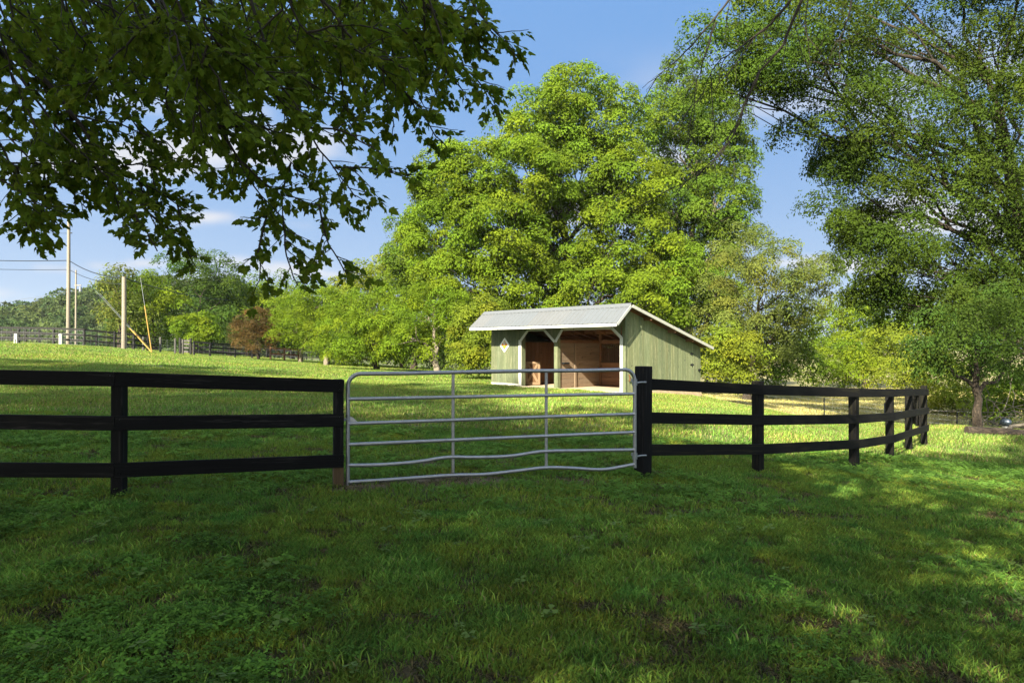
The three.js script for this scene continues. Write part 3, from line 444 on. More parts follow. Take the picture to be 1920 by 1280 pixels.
  for (const h of [0.72, 1.32, 1.75]) box('girt', 3.5, 5.79, h, h + 0.09, BW - 0.11, BW - 0.06, brownWood, t, tone(0.7, 0.9));
  {
    const d = new THREE.Group(); d.name = 'half_door'; t.add(d); d.position.set(5.88, HB + 0.03, 0.62); d.rotation.y = THREE.MathUtils.degToRad(-132);
    const W = 0.64, H = 0.98; d.userData.label = 'low tan half door with a crossed brace';
    const pl = (name, a, b, w, th, z, c) => { const m = beam(P(a[0], a[1], z), P(b[0], b[1], z), w, th, greyWood, d, name, r, c); return m; };
    part('panel', boardGeo(W, H, 0.02, 0.004, r, () => [0.55, 0.55, 0.42]), brownWood, d).position.set(W / 2, H / 2, 0);
    const tan = () => [1.05, 0.98, 0.86];
    pl('frame_board', [0, 0.05], [W, 0.05], 0.10, 0.024, 0.024, tan); pl('frame_board', [0, H - 0.05], [W, H - 0.05], 0.10, 0.024, 0.024, tan);
    pl('frame_board', [0.05, 0.1], [0.05, H - 0.1], 0.10, 0.024, 0.025, tan); pl('frame_board', [W - 0.05, 0.1], [W - 0.05, H - 0.1], 0.10, 0.024, 0.025, tan);
    pl('brace', [0.12, 0.12], [W - 0.12, H - 0.12], 0.095, 0.02, 0.022, tan); pl('brace', [W - 0.12, 0.12], [0.12, H - 0.12], 0.095, 0.024, 0.027, tan);
  }
  // strap hinges and a latch on the gable wall
  for (const [h, j] of [[1.27, 4.18], [0.84, 4.2]]) { const m = new Mb(), x = -0.012, z = 0.13; m.face([P(x, h + 0.012, j - z), P(x, h + 0.035, j - 0.03), P(x, h - 0.035, j - 0.03), P(x, h - 0.012, j - z)]); m.face([P(x, h + 0.035, j + 0.03), P(x, h + 0.012, j + z), P(x, h - 0.012, j + z), P(x, h - 0.035, j + 0.03)]); m.tube([P(x, h - 0.06, j), P(x, h + 0.06, j)], 0.018, 8); part('hinge', m.build(), darkMetal, t); }
  { const m = new Mb().tube([P(-0.02, 0.55, 0.16), P(-0.06, 0.50, 0.17), P(-0.06, 0.36, 0.18), P(-0.03, 0.30, 0.18), P(-0.05, 0.40, 0.20)], 0.014, 6); part('hook', m.build(), rust, t); }
  box('latch', -0.04, -0.005, 0.58, 0.66, BW - 0.22, BW - 0.04, darkMetal);
}
// diamond placard on the left of the shed front
{
  const pos = new THREE.Vector3(6.46, 1.62, -0.03).applyAxisAngle(UP, BARN_TURN).add(barnPos), t = thing('diamond_sign', 'white edged diamond placard with an orange middle on the green shed front', 'sign', pos, BARN_TURN);
  const dia = (s, z0, z1) => { const m = new Mb(), c = [[0, s], [s, 0], [0, -s], [-s, 0]].map(([x, y]) => [x * 0.98, y]); m.face(c.map(([x, y]) => new THREE.Vector3(x, y, z0))); for (let k = 0; k < 4; k++) { const a = c[k], b = c[(k + 1) % 4]; m.face([new THREE.Vector3(a[0], a[1], z0), new THREE.Vector3(b[0], b[1], z0), new THREE.Vector3(b[0], b[1], z1), new THREE.Vector3(a[0], a[1], z1)]); } return m.build(); };
  part('border', dia(0.315, -0.02, 0.01), std({ color: 0xeeeee8, roughness: 0.6 }), t); part('panel', dia(0.205, -0.025, -0.019), std({ color: 0xd9882c, roughness: 0.6 }), t);
  const oval = new Mb(), ring = []; for (let k = 0; k < 20; k++) { const a = k / 20 * 6.2832; ring.push(new THREE.Vector3(Math.cos(a) * 0.062, 0.075 + Math.sin(a) * 0.085, -0.029)); } oval.face(ring); part('emblem', oval.build(), std({ color: 0xe6e6dc, roughness: 0.6 }), t);
  part('emblem_mark', new Mb().tube([[0.01, 0.14], [-0.025, 0.11], [-0.03, 0.075], [-0.005, 0.05]].map(([x, y]) => new THREE.Vector3(x, y, -0.031)), 0.008, 6).build(), darkMetal, t);
}

// ---------- the near board fences ----------
const fr = rng(41);
const fenceTone = () => { const b = 0.75 + 0.5 * fr(); return () => [b, b, b * 1.03]; };
function post(t, X, D, top, w, turn, mat, bareTo = 0, lean = 0) {
  const g0 = ground(X, D), lo = -0.4, H = top - g0 - lo, m = part('post', boardGeo(w, H, w, 0.008, fr, bareTo ? (x, y) => (y + H / 2 + lo < bareTo ? [2.6, 2.3, 1.5] : [1, 1, 1]) : fenceTone()), mat, t);
  m.position.set(X - t.position.x, g0 + lo + H / 2 - t.position.y, -D - t.position.z); m.rotation.set(0, turn, lean); return m;
}
{   // left of the gate
  const t = thing('board_fence', 'black three board fence left of the galvanized gate', 'fence', G(-3.92, 6.74)), o = t.position;
  const ps = [[-8.1, 6.62], [-6.0, 6.66], [-3.92, 6.74], [-1.94, 7.63]];
  const tops = [[1.40, 1.40], [1.36, 1.36], [1.302, 1.302], [1.195, 1.18]];
  ps.forEach(([X, D], k) => { if (k < 3) post(t, X, D + 0.075, tops[k][0] - 0.02, 0.115, 0.05, blackPaint); });
  { const [X, D] = ps[3]; const m = post(t, X - 0.02, D + 0.07, 1.185, 0.105, 0.4, blackPaint, 0); const b = part('post_foot', boardGeo(0.112, 0.72, 0.112, 0.008, fr, () => [0.42, 0.36, 0.22]), greyWood, t); b.position.set(X - 0.02 - o.x, ground(X, D) + 0.235 - 0.36 - o.y, -D - 0.07 - o.z); b.rotation.y = 0.4; }
  const at2 = [[1.37, 0.93, 0.455], [1.345, 0.905, 0.430], [1.303, 0.868, 0.405], [1.182, 0.80, 0.345]];   // tops of the three boards at each post
  for (let k = 0; k < 3; k++) for (let q = 0; q < 3; q++) {
    const [X0, D0] = ps[k], [X1, D1] = ps[k + 1], e = k === 2 ? 0.06 : 0.0, dx = X1 - X0, dd = D1 - D0, l = Math.hypot(dx, dd);
    const h = 0.145, a = V(X0, D0, at2[k][q] - h / 2).sub(o), b = V(X1 + dx / l * e, D1 + dd / l * e, at2[k + 1][q] - h / 2).sub(o);
    beam(a, b, h, 0.026, blackPaint, t, 'rail', fr, fenceTone());
    for (const s of [0.02, 0.98]) for (const y of [-0.035, 0.035]) { if (fr() < 0.5) continue; const p = a.clone().lerp(b, clamp(s, 0.02, 0.985)); part('nail', new Mb().tube([p.clone().add(new THREE.Vector3(0, y, 0.012)), p.clone().add(new THREE.Vector3(0, y, 0.0165))], 0.0045, 6).build(), steel, t); }
  }
}
{   // right of the gate, bending away
  const t = thing('board_fence', 'black mossy three board fence right of the gate, curving away to the right', 'fence', G(3.56, 9.7)), o = t.position;
  const ps = [[1.75, 8.78], [3.56, 9.7], [5.69, 11.2], [7.06, 12.6], [8.4, 14.3], [9.75, 16.0]];
  const tops = [1.142, 1.012, 0.868, 0.77, 0.668, 0.563];
  const down = [[0, 0.43, 0.845], [0, 0.43, 0.842], [0, 0.43, 0.838], [0, 0.43, 0.838], [0, 0.43, 0.838], [0, 0.43, 0.838]];
  const q0 = (k) => { const a = ps[Math.max(0, k - 1)], b = ps[Math.min(ps.length - 1, k + 1)]; return Math.atan2(b[1] - a[1], b[0] - a[0]); };
  ps.forEach(([X, D], k) => { const a = q0(k), w = k ? 0.125 : 0.185; if (k) post(t, X - Math.sin(a) * 0.08, D + Math.cos(a) * 0.08, tops[k] + [0, 0.05, 0.0, 0.0, 0.02, 0.075][k], w, a, mossyPaint, 0, (fr() - 0.5) * 0.02); });
  const gp = post(t, 1.69, 8.80, 1.30, 0.165, 0.62, blackPaint, 0, -0.012);
  for (let k = 0; k < 5; k++) for (let q = 0; q < 3; q++) {
    const [X0, D0] = ps[k], [X1, D1] = ps[k + 1], h = 0.145, a = V(X0, D0, tops[k] - down[k][q] - h / 2).sub(o), b = V(X1, D1, tops[k + 1] - down[k + 1][q] - h / 2).sub(o);
    const ext = new THREE.Vector3().subVectors(b, a).normalize(); if (k === 4) b.addScaledVector(ext, 0.08); if (k === 0) a.addScaledVector(ext, -0.05);
    beam(a, b, h, 0.026, mossyPaint, t, 'rail', fr, fenceTone());
  }
}
{   // the run that turns back behind the last posts
  const t = thing('board_fence', 'weathered end of the black fence turning back behind its last post', 'fence', G(9.9, 16.3)), o = t.position;
  const ps = [[9.78, 16.12], [10.92, 18.2], [12.2, 20.5], [13.45, 22.8]];
  ps.forEach(([X, D], k) => { if (k) post(t, X, D, ground(X, D) + 1.18, 0.125, 1.1, mossyPaint); });
  for (let k = 0; k < 3; k++) for (const d of [0.02, 0.45, 0.86]) { const [X0, D0] = ps[k], [X1, D1] = ps[k + 1]; beam(V(X0, D0, ground(X0, D0) + 1.1 - d).sub(o), V(X1, D1 - 0.07, ground(X1, D1) + 1.1 - d).sub(o), 0.14, 0.026, mossyPaint, t, 'rail', fr, fenceTone()); }
}

// ---------- the tube gate ----------
{
  const A = V(GATE_A[0], GATE_A[1], 0), B = V(GATE_B[0], GATE_B[1], 0), t = thing('farm_gate', 'galvanized six bar tube gate with a bent bottom rail between the fences', 'gate', A);
  const ax = new THREE.Vector3().subVectors(B, A), L = ax.length(); ax.normalize(); const fwd = new THREE.Vector3(ax.z, 0, -ax.x);
  const Q = (s, h, z = 0) => ax.clone().multiplyScalar(s * L).add(new THREE.Vector3(0, h, 0)).addScaledVector(fwd, z);
  const r = 0.0235, frame = [], R = 0.14;
  frame.push(Q(0, -0.055)); frame.push(Q(0, 0.4)); frame.push(Q(0, 0.8)); for (let k = 0; k <= 8; k++) { const a = k / 8 * Math.PI / 2; frame.push(Q((R - R * Math.cos(a)) / L, 1.242 - R + R * Math.sin(a))); }
  for (const s of [0.2, 0.4, 0.6, 0.8]) frame.push(Q(s, lerp(1.242, 1.262, s) - 0.004 * Math.sin(s * 9))); for (let k = 0; k <= 8; k++) { const a = Math.PI / 2 - k / 8 * Math.PI / 2; frame.push(Q(1 - (R - R * Math.cos(a)) / L, 1.262 - R + R * Math.sin(a))); }
  frame.push(Q(1, 0.8)); frame.push(Q(1.0, 0.4)); frame.push(Q(1.0, 0.02));
  part('frame', new Mb().tube(frame, r, 12, [0.72, 0.74, 0.74]).build(), galv, t);
  const bars = [[[0, 0.957], [0.342, 0.957], [0.669, 0.957], [1, 0.955]], [[0, 0.679], [0.342, 0.686], [0.669, 0.695], [1, 0.70]], [[0, 0.443], [0.342, 0.452], [0.669, 0.461], [1, 0.469]],
    [[0, 0.208], [0.07, 0.200], [0.16, 0.203], [0.24, 0.220], [0.30, 0.246], [0.342, 0.252], [0.40, 0.240], [0.50, 0.232], [0.56, 0.24], [0.62, 0.265], [0.669, 0.275], [0.83, 0.262], [1, 0.248]],
    [[0, 0.018], [0.12, 0.022], [0.342, 0.038], [0.45, 0.030], [0.56, 0.052], [0.669, 0.075], [0.76, 0.055], [0.86, 0.02], [0.9, 0.022], [1, 0.062]]];
  for (const b of bars) { const pts = b.map(([s, h]) => Q(clamp(s, 0.006, 0.994), h)), c = new THREE.CatmullRomCurve3(pts, false, 'centripetal').getPoints(b.length > 5 ? 40 : 12); part('bar', new Mb().tube(c, 0.0205, 10, [0.78, 0.80, 0.80]).build(), galv, t); }
  for (const s of [0.342, 0.669]) part('upright', boardGeo(0.036, 1.20, 0.026, 0.005, fr, () => [0.66, 0.68, 0.68]), galv, t).position.copy(Q(s, 0.655 + (s > 0.5 ? 0.02 : 0), 0.018));
  // joints where bars meet the uprights
  const weld = new THREE.SphereGeometry(0.028, 8, 6); { const c = new Float32Array(weld.attributes.position.count * 3).fill(0.85); weld.setAttribute('color', new THREE.BufferAttribute(c, 3)); }
  for (const b of bars) for (const s of [0.003, 0.997]) { const h = s < 0.5 ? b[0][1] : b[b.length - 1][1]; const w = part('weld', weld, galv, t); w.position.copy(Q(s, h)); w.scale.set(0.9, 0.95, 0.9); }
  // corner plate, hinges
  { const m = new Mb(); for (const z of [0.004, -0.004]) m.face([Q(0.006, 0.69, z), Q(0.006, 0.76, z), Q(0.014, 0.752, z), Q(0.029, 0.70, z)]); part('gusset_plate', m.build(), galv, t); }
  for (const h of [1.09, 0.16]) { const m = new Mb().tube([Q(1.0, h - 0.03), Q(1.0, h + 0.05)], 0.034, 10).tube([Q(1.0, h), Q(1.025, h + 0.01), Q(1.045, h + 0.01)], 0.012, 8).tube([Q(0.985, h + 0.02, -0.03), Q(0.985, h + 0.06, -0.03)], 0.012, 6); part('hinge', m.build(), steel, t); }
  // the latch chain hangs between gate and left post
  const ct = thing('gate_chain', 'short steel chain looped from the left fence post to the gate', 'chain', A.clone());
  const p0 = Q(-0.028, 0.745, -0.02), p1 = Q(-0.004, 0.735, -0.03), pd = Q(-0.022, 0.44, -0.03); let n = 0;
  const link = (p, d, k) => { const m = part('link', new THREE.TorusGeometry(0.014, 0.0042, 5, 10), steel, ct); m.position.copy(p); m.lookAt(ct.localToWorld(p.clone().add(d))); m.rotateY(Math.PI / 2); m.rotateX(k % 2 ? Math.PI / 2 : 0); m.scale.set(1.35, 0.9, 1); };
  scene.updateMatrixWorld(true);
  for (let k = 0; k < 6; k++) { const p = p0.clone().lerp(p1, k / 5); p.y -= Math.sin(k / 5 * Math.PI) * 0.015; link(p, ax, k); }
  for (let k = 1; k < 13; k++) link(p0.clone().lerp(pd, k / 12), new THREE.Vector3(0, -1, 0), k);
}

// ---------- trees of the place ----------
const lob = (D, list, dd = 0.9) => { const r = rng(list.length * 97 + Math.round(list[0][0])); return list.map(([x, y, a, b, sunTint, thin]) => { const z = D + (r() - 0.5) * 2 * dd * a / FPX * D; return [...pxLobe(x, y, z, a, b ?? a), sunTint, thin]; }); };
const Gp = (px, D, up = 0) => G((px - 960) / FPX * D, D, up);
// the great tree behind the shed
makeTree({ seed: 1001, name: 'tree', label: 'great rounded tree towering behind the shed, bright sunlit leaves', base: Gp(1085, 47), r0: 0.55, rp: 0.95, per: 24, spray: 0.50, mat: LEAF.bright, cover: 1.0, flat: 0.45,
  lobes: lob(46, [[1085, 205, 88, 72], [1010, 245, 78, 66], [1150, 240, 74, 66], [900, 325, 86, 72], [845, 360, 78, 70], [985, 335, 100, 80], [1090, 330, 100, 80], [1180, 345, 78, 74], [815, 340, 45, 40], [830, 440, 84, 72], [930, 440, 105, 84], [1050, 450, 115, 84], [1165, 460, 105, 84], [880, 545, 92, 76], [985, 560, 108, 80], [1100, 570, 110, 78], [1205, 570, 90, 76], [1240, 500, 70, 64]], 0.75) });
makeTree({ seed: 1002, name: 'tree', label: 'tall tree right of the great tree, looser greyer crown', base: Gp(1290, 52), r0: 0.5, rp: 0.95, per: 21, spray: 0.52, mat: LEAF.mid, cover: 0.9, flat: 0.4, bark: paleBark,
  lobes: lob(52, [[1290, 165, 60, 50], [1255, 225, 58, 60], [1335, 215, 62, 60], [1290, 290, 78, 70], [1362, 290, 56, 66], [1345, 375, 70, 60], [1265, 380, 74, 60], [1305, 460, 82, 70], [1370, 440, 48, 56], [1275, 560, 80, 64], [1345, 545, 60, 60]], 0.7) });
makeTree({ seed: 1003, name: 'tree', label: 'dark green leafy knob of a tree left of the great tree', base: Gp(775, 55), r0: 0.28, rp: 0.9, per: 15, spray: 0.5, mat: LEAF.mid, lobes: lob(55, [[765, 430, 40, 34], [790, 470, 46, 40], [745, 480, 34, 36], [800, 540, 56, 50], [750, 560, 60, 50]]) });
// spreading bushy trees left of the shed
makeTree({ shrink: 0.05, seed: 1004, name: 'tree', label: 'broad low tree with dark trunk left of the shed', base: Gp(706, 44), r0: 0.24, rp: 0.75, per: 15, spray: 0.42, mat: LEAF.bright, kind: 'fine', lobes: lob(43, [[700, 590, 56, 44], [650, 620, 48, 40], [745, 615, 50, 42], [690, 640, 56, 34], [640, 655, 36, 26], [735, 655, 40, 24]]) });
makeTree({ shrink: 0.05, seed: 1005, name: 'tree', label: 'leaning pale trunked tree close left of the shed', base: Gp(820, 40), r0: 0.22, rp: 0.75, per: 15, spray: 0.42, mat: LEAF.bright, kind: 'fine', bark: paleBark, lobes: lob(41, [[800, 590, 52, 42], [835, 625, 36, 36], [765, 630, 44, 36], [815, 560, 44, 34], [850, 590, 30, 34], [790, 655, 34, 20]]) });
makeTree({ seed: 1006, name: 'tree', label: 'yellow green bushy tree touching the left end of the shed', base: Gp(885, 36), r0: 0.16, rp: 0.6, per: 15, spray: 0.36, mat: LEAF.yellow, bush: true, lobes: lob(36, [[890, 600, 34, 34], [875, 640, 32, 32], [905, 650, 34, 34], [880, 680, 30, 22], [925, 600, 30, 40]]) });
makeTree({ shrink: 0.05, seed: 1007, name: 'tree', label: 'golden green tree behind the broad low tree', base: Gp(700, 62), r0: 0.3, rp: 1.0, per: 15, spray: 0.52, mat: LEAF.yellow, lobes: lob(62, [[705, 520, 46, 36], [760, 500, 44, 36], [735, 545, 54, 36], [670, 560, 40, 36], [800, 520, 48, 40], [650, 540, 30, 26]]) });
makeTree({ shrink: 0.05, seed: 1008, name: 'tree', label: 'rounded light green tree with forked white trunk beside the brown rails', base: Gp(562, 58), r0: 0.2, rp: 0.85, per: 15, spray: 0.48, mat: LEAF.bright, bark: paleBark, kind: 'fine', lobes: lob(58, [[560, 575, 44, 38], [600, 570, 46, 42], [545, 615, 36, 30], [592, 618, 44, 34], [630, 590, 36, 40]]) });
makeTree({ shrink: 0.05, seed: 1009, name: 'tree', label: 'light green tree leaning over the far stump', base: Gp(612, 55), r0: 0.22, rp: 0.85, per: 15, spray: 0.46, mat: LEAF.bright, kind: 'fine', bark: paleBark, lobes: lob(55, [[620, 620, 42, 38], [640, 655, 40, 26], [600, 645, 30, 24], [655, 600, 40, 40]]) });
makeTree({ seed: 1010, name: 'tree', label: 'small rounded reddish brown tree by the far paddock fence', base: Gp(485, 57), r0: 0.13, rp: 0.55, per: 13, spray: 0.34, mat: LEAF.red, kind: 'fine', lobes: lob(57, [[478, 600, 36, 26], [455, 625, 28, 26], [500, 622, 28, 28], [478, 640, 38, 22]]) });
makeTree({ seed: 1011, name: 'tree', label: 'thin crowned tall tree behind the reddish tree', base: Gp(500, 85), r0: 0.3, rp: 1.3, per: 7, spray: 0.7, mat: LEAF.dull, cover: 0.6, kind: 'thin', lobes: lob(85, [[520, 525, 34, 24], [490, 545, 36, 28], [550, 545, 34, 26], [515, 580, 44, 32]]) });
makeTree({ shrink: 0.2, seed: 1012, name: 'tree', label: 'bright green tree behind the reddish tree', base: Gp(470, 78), r0: 0.3, rp: 1.3, per: 15, spray: 0.65, mat: LEAF.bright, lobes: lob(78, [[500, 560, 36, 30], [455, 580, 34, 34], [530, 590, 36, 34], [480, 610, 40, 40]]) });
// the wood at the left
makeTree({ shrink: 0.2, seed: 1013, name: 'tree', label: 'feathery open tree reaching into the sky behind the short pole', base: Gp(225, 66), r0: 0.26, rp: 1.0, per: 7, spray: 0.7, mat: LEAF.olive, cover: 0.6, kind: 'thin', lobes: lob(66, [[222, 512, 28, 18], [198, 528, 16, 12], [232, 545, 32, 24], [212, 575, 26, 26], [245, 600, 34, 40]]) });
makeTree({ shrink: 0.2, seed: 1014, name: 'tree', label: 'leafy green tree directly right of the short pole', base: Gp(290, 68), r0: 0.3, rp: 1.1, per: 15, spray: 0.55, mat: LEAF.bright, lobes: lob(68, [[275, 550, 36, 40], [255, 600, 30, 44], [310, 575, 34, 36], [290, 625, 40, 30]]) });
makeTree({ shrink: 0.2, seed: 1015, name: 'tree', label: 'dark green tree under the hanging maple branch', base: Gp(370, 74), r0: 0.35, rp: 1.3, per: 14, spray: 0.62, mat: LEAF.deep, lobes: lob(74, [[345, 520, 46, 44], [400, 510, 50, 46], [370, 570, 54, 44], [425, 560, 40, 50], [330, 590, 40, 40], [400, 620, 52, 36]]) });
makeTree({ seed: 1016, name: 'tree', label: 'small pale green tree in front of the dark wood', base: Gp(360, 63), r0: 0.16, rp: 0.8, per: 13, spray: 0.46, mat: LEAF.bright, lobes: lob(63, [[345, 608, 24, 18], [380, 600, 26, 18], [362, 630, 30, 20], [395, 622, 20, 18]]) });
makeTree({ shrink: 0.2, seed: 1017, name: 'tree', label: 'dark tree left of the wood against the hill', base: Gp(250, 92), r0: 0.35, rp: 1.5, per: 13, spray: 0.75, mat: LEAF.dull, lobes: lob(92, [[235, 575, 30, 30], [270, 560, 36, 34], [225, 615, 26, 26]]) });
makeTree({ shrink: 0, seed: 1018, name: 'tree', label: 'dark tree filling the gap left of the reddish tree', base: Gp(430, 88), r0: 0.35, rp: 1.5, per: 13, spray: 0.75, mat: LEAF.deep, lobes: lob(88, [[425, 590, 36, 44], [460, 560, 34, 34], [400, 570, 36, 36], [440, 640, 40, 26]]) });
makeTree({ shrink: 0, seed: 1019, name: 'tree', label: 'dark tree filling the gap right of the reddish tree', base: Gp(545, 84), r0: 0.35, rp: 1.4, per: 13, spray: 0.72, mat: LEAF.deep, lobes: lob(84, [[530, 620, 30, 36], [560, 640, 40, 30], [590, 610, 40, 40], [640, 570, 40, 36]]) });
// right of the shed
makeTree({ shrink: 0.2, seed: 1020, name: 'tree', label: 'loose feathery tree right of the shed with bare twigs', base: Gp(1400, 42), r0: 0.26, rp: 0.8, per: 12, spray: 0.46, mat: LEAF.olive, cover: 0.8, kind: 'fine', lobes: lob(42, [[1400, 470, 54, 46], [1455, 500, 56, 48], [1365, 530, 56, 52], [1430, 560, 66, 54], [1500, 560, 56, 56], [1375, 600, 60, 50], [1450, 630, 60, 50], [1530, 520, 40, 50]]) });
makeTree({ seed: 1021, name: 'tree', label: 'yellow green bush against the right wall of the shed', base: Gp(1352, 33), r0: 0.12, rp: 0.6, per: 14, spray: 0.34, mat: LEAF.yellow, bush: true, lobes: lob(33, [[1355, 640, 34, 36], [1395, 660, 40, 38], [1345, 690, 30, 26], [1390, 700, 40, 22]]) });
makeTree({ shrink: 0.2, seed: 1022, name: 'tree', label: 'dark shrubby tree behind the first right fence posts', base: Gp(1450, 47), r0: 0.2, rp: 0.8, per: 15, spray: 0.44, mat: LEAF.mid, bush: true, lobes: lob(47, [[1440, 660, 46, 44], [1490, 680, 50, 36], [1420, 700, 44, 24], [1480, 620, 40, 40]]) });
makeTree({ seed: 1023, name: 'shrub', category: 'shrub', label: 'sunlit mounded shrub at the far edge of the dry pasture', base: Gp(1580, 56), r0: 0.2, rp: 0.9, per: 17, spray: 0.46, mat: LEAF.bright, bush: true, lobes: lob(56, [[1570, 680, 46, 34], [1610, 660, 50, 40], [1540, 705, 40, 20], [1600, 700, 50, 24]]) });
makeTree({ seed: 1024, name: 'shrub', category: 'shrub', label: 'tall sunlit shrub behind the far corner of the black fence', base: Gp(1690, 54), r0: 0.2, rp: 0.9, per: 17, spray: 0.46, mat: LEAF.yellow, bush: true, lobes: lob(54, [[1660, 655, 48, 42], [1710, 665, 50, 46], [1680, 700, 56, 30], [1740, 700, 46, 36]]) });
makeTree({ shrink: 0, seed: 1025, name: 'tree', label: 'bright tree seen through the gap above the sunlit shrubs', base: Gp(1620, 66), r0: 0.3, rp: 1.1, per: 15, spray: 0.56, mat: LEAF.bright, lobes: lob(66, [[1600, 600, 50, 44], [1660, 590, 50, 46], [1560, 610, 40, 46], [1720, 600, 48, 48], [1640, 640, 56, 40]]) });
makeTree({ shrink: 0, seed: 1026, name: 'tree', label: 'green tree closing the view behind the right hand lawn', base: Gp(1830, 58), r0: 0.35, rp: 1.1, per: 15, spray: 0.56, mat: LEAF.mid, lobes: lob(58, [[1790, 600, 60, 56], [1860, 580, 66, 60], [1930, 600, 70, 66], [1820, 660, 60, 50], [1900, 670, 66, 50]]) });
makeTree({ seed: 1027, name: 'shrub', category: 'shrub', label: 'light green brush behind the lone small tree', base: Gp(1800, 36), r0: 0.1, rp: 0.6, per: 14, spray: 0.34, mat: LEAF.yellow, bush: true, lobes: lob(36, [[1770, 760, 36, 26], [1810, 750, 36, 28], [1765, 715, 36, 30], [1850, 760, 40, 26]]) });
makeTree({ seed: 1028, name: 'shrub', category: 'shrub', label: 'leafy brush at the right edge beside the roof vent', base: Gp(1900, 30), r0: 0.1, rp: 0.55, per: 14, spray: 0.32, mat: LEAF.mid, bush: true, lobes: lob(30, [[1890, 740, 40, 30], [1940, 730, 50, 40], [1860, 770, 30, 20]]) });
makeTree({ shrink: 0, seed: 1029, name: 'tree', label: 'low tree line between the shed and the feathery tree', base: Gp(1330, 62), r0: 0.3, rp: 1.1, per: 14, spray: 0.56, mat: LEAF.mid, lobes: lob(62, [[1330, 620, 50, 50], [1270, 630, 50, 46], [1390, 640, 50, 46], [1350, 670, 50, 34], [1200, 620, 60, 50]]) });
makeTree({ shrink: 0, seed: 1030, name: 'tree', label: 'shaded understorey tree behind the shed roof', base: Gp(1020, 56), r0: 0.3, rp: 1.1, per: 13, spray: 0.56, mat: LEAF.deep, lobes: lob(56, [[960, 620, 60, 50], [1050, 630, 66, 50], [1120, 620, 60, 50], [900, 640, 46, 44]]) });
makeTree({ shrink: 0, seed: 1031, name: 'tree', label: 'shaded understorey tree behind the broad low tree', base: Gp(760, 56), r0: 0.3, rp: 1.0, per: 13, spray: 0.52, mat: LEAF.deep, lobes: lob(56, [[700, 640, 50, 44], [770, 640, 50, 46], [830, 650, 50, 44], [650, 650, 40, 36]]) });
// the large spreading tree at the right
makeTree({ seed: 1040, name: 'tree', label: 'large spreading tree filling the upper right, dark forked trunk', base: Gp(2030, 26), r0: 0.42, rp: 0.9, per: 44, spray: 0.36, mat: LEAF.shadeDarkened, kind: 'near', cover: 0.8, flat: 0.25, fork: at(1850, 130, 24),
  lobes: lob(24, [[1425, 40, 70, 56, 1.35], [1430, 130, 56, 50, 1.35, 0.8], [1340, 70, 66, 50, 1.5, 0.3], [1350, 165, 60, 56, 1.5, 0.3], [1480, 110, 92, 76, 1.25], [1590, 50, 110, 84], [1710, 90, 110, 84], [1840, 60, 110, 84], [1555, 215, 96, 76], [1660, 225, 105, 78], [1780, 230, 105, 84], [1890, 200, 100, 84], [1585, 300, 60, 56], [1615, 360, 92, 70], [1725, 370, 96, 76], [1840, 350, 90, 76], [1610, 430, 60, 48], [1670, 470, 88, 66], [1780, 490, 88, 64], [1880, 480, 80, 70], [1640, 550, 60, 46], [1740, 580, 80, 56], [1850, 580, 80, 56], [1990, 330, 110, 110], [2000, 520, 110, 100], [1990, 120, 110, 110], [1620, -80, 110, 84], [1780, -100, 120, 84], [1920, -90, 120, 84], [1480, -40, 84, 60]], 1.0) });  // leftmost lobes get a brighter leaf tint to imitate sunlit foliage
makeTree({ seed: 1041, name: 'tree', label: 'small dark leafed tree on the lawn behind the log', base: Gp(1833, 20), wobble: 0.025, r0: 0.15, rp: 0.55, per: 15, spray: 0.30, mat: LEAF.deep, kind: 'near', cover: 0.8, lobes: lob(20, [[1795, 625, 72, 54], [1868, 615, 72, 56], [1745, 668, 52, 40], [1820, 685, 66, 38], [1900, 678, 56, 42], [1840, 570, 64, 46]]) });

// ---------- the shade trees about the viewer ----------
const clearOf = (p) => { const D = -p.z; return D < 0.3 || p.y > 2.6 + 0.60 * D || Math.abs(p.x) > 1.1 + 0.86 * D; };   // their crowns are lifted clear of the lawn ahead
const W3 = (X, D, h, ra, rh) => [V(X, D, h), ra, rh ?? ra * 0.75];
const shade = { shrink: -0.15, rp: 1.0, per: 15, spray: 0.5, kind: 'broad', keep: clearOf };
const crownAt = (X, D, h0, h1, R, seed) => { const r = rng(seed), out = []; for (let k = 0; k < 9; k++) { const t = (k + 0.5) / 9, w = Math.sin(Math.PI * (0.18 + 0.75 * t)), a = k * 2.4 + r(); out.push(W3(X + Math.cos(a) * R * 0.55 * w, D + Math.sin(a) * R * 0.55 * w, lerp(h0, h1, t), R * (0.42 + 0.22 * w), R * 0.42)); } return out; };
makeTree({ ...shade, seed: 1051, name: 'tree', label: 'tall shade tree behind the camera at the left, shading the gate', base: G(-12, -10), r0: 0.45, mat: LEAF.mid, lobes: crownAt(-12, -10, 7, 17.5, 5.3, 1) });
makeTree({ ...shade, shrink: 0.45, seed: 1053, name: 'tree', label: 'tall shade tree behind the camera, shading the lawn at the right', base: G(-2, -11), r0: 0.45, mat: LEAF.mid, lobes: crownAt(-1.6, -11, 7, 17, 5.0, 2), cover: 0.45, per: 12 });
makeTree({ ...shade, seed: 1054, name: 'tree', label: 'tall shade tree left of the viewer, shading the left fence and paddock', base: G(-20.5, -7), r0: 0.45, mat: LEAF.mid, lobes: crownAt(-20.5, -7, 7, 25, 6.4, 3) });
makeTree({ ...shade, seed: 1055, name: 'tree', label: 'tall shade tree farther left, its long shadow lying across the paddock', base: G(-31, -1), r0: 0.45, mat: LEAF.mid, lobes: crownAt(-31, -1, 6, 24, 6.4, 4) });
makeTree({ ...shade, seed: 1052, name: 'tree', label: 'shade tree far left outside the paddock, casting thin shadow stripes', base: G(-43, 15), r0: 0.4, mat: LEAF.mid, lobes: crownAt(-43, 15, 4, 13, 4.6, 5) });
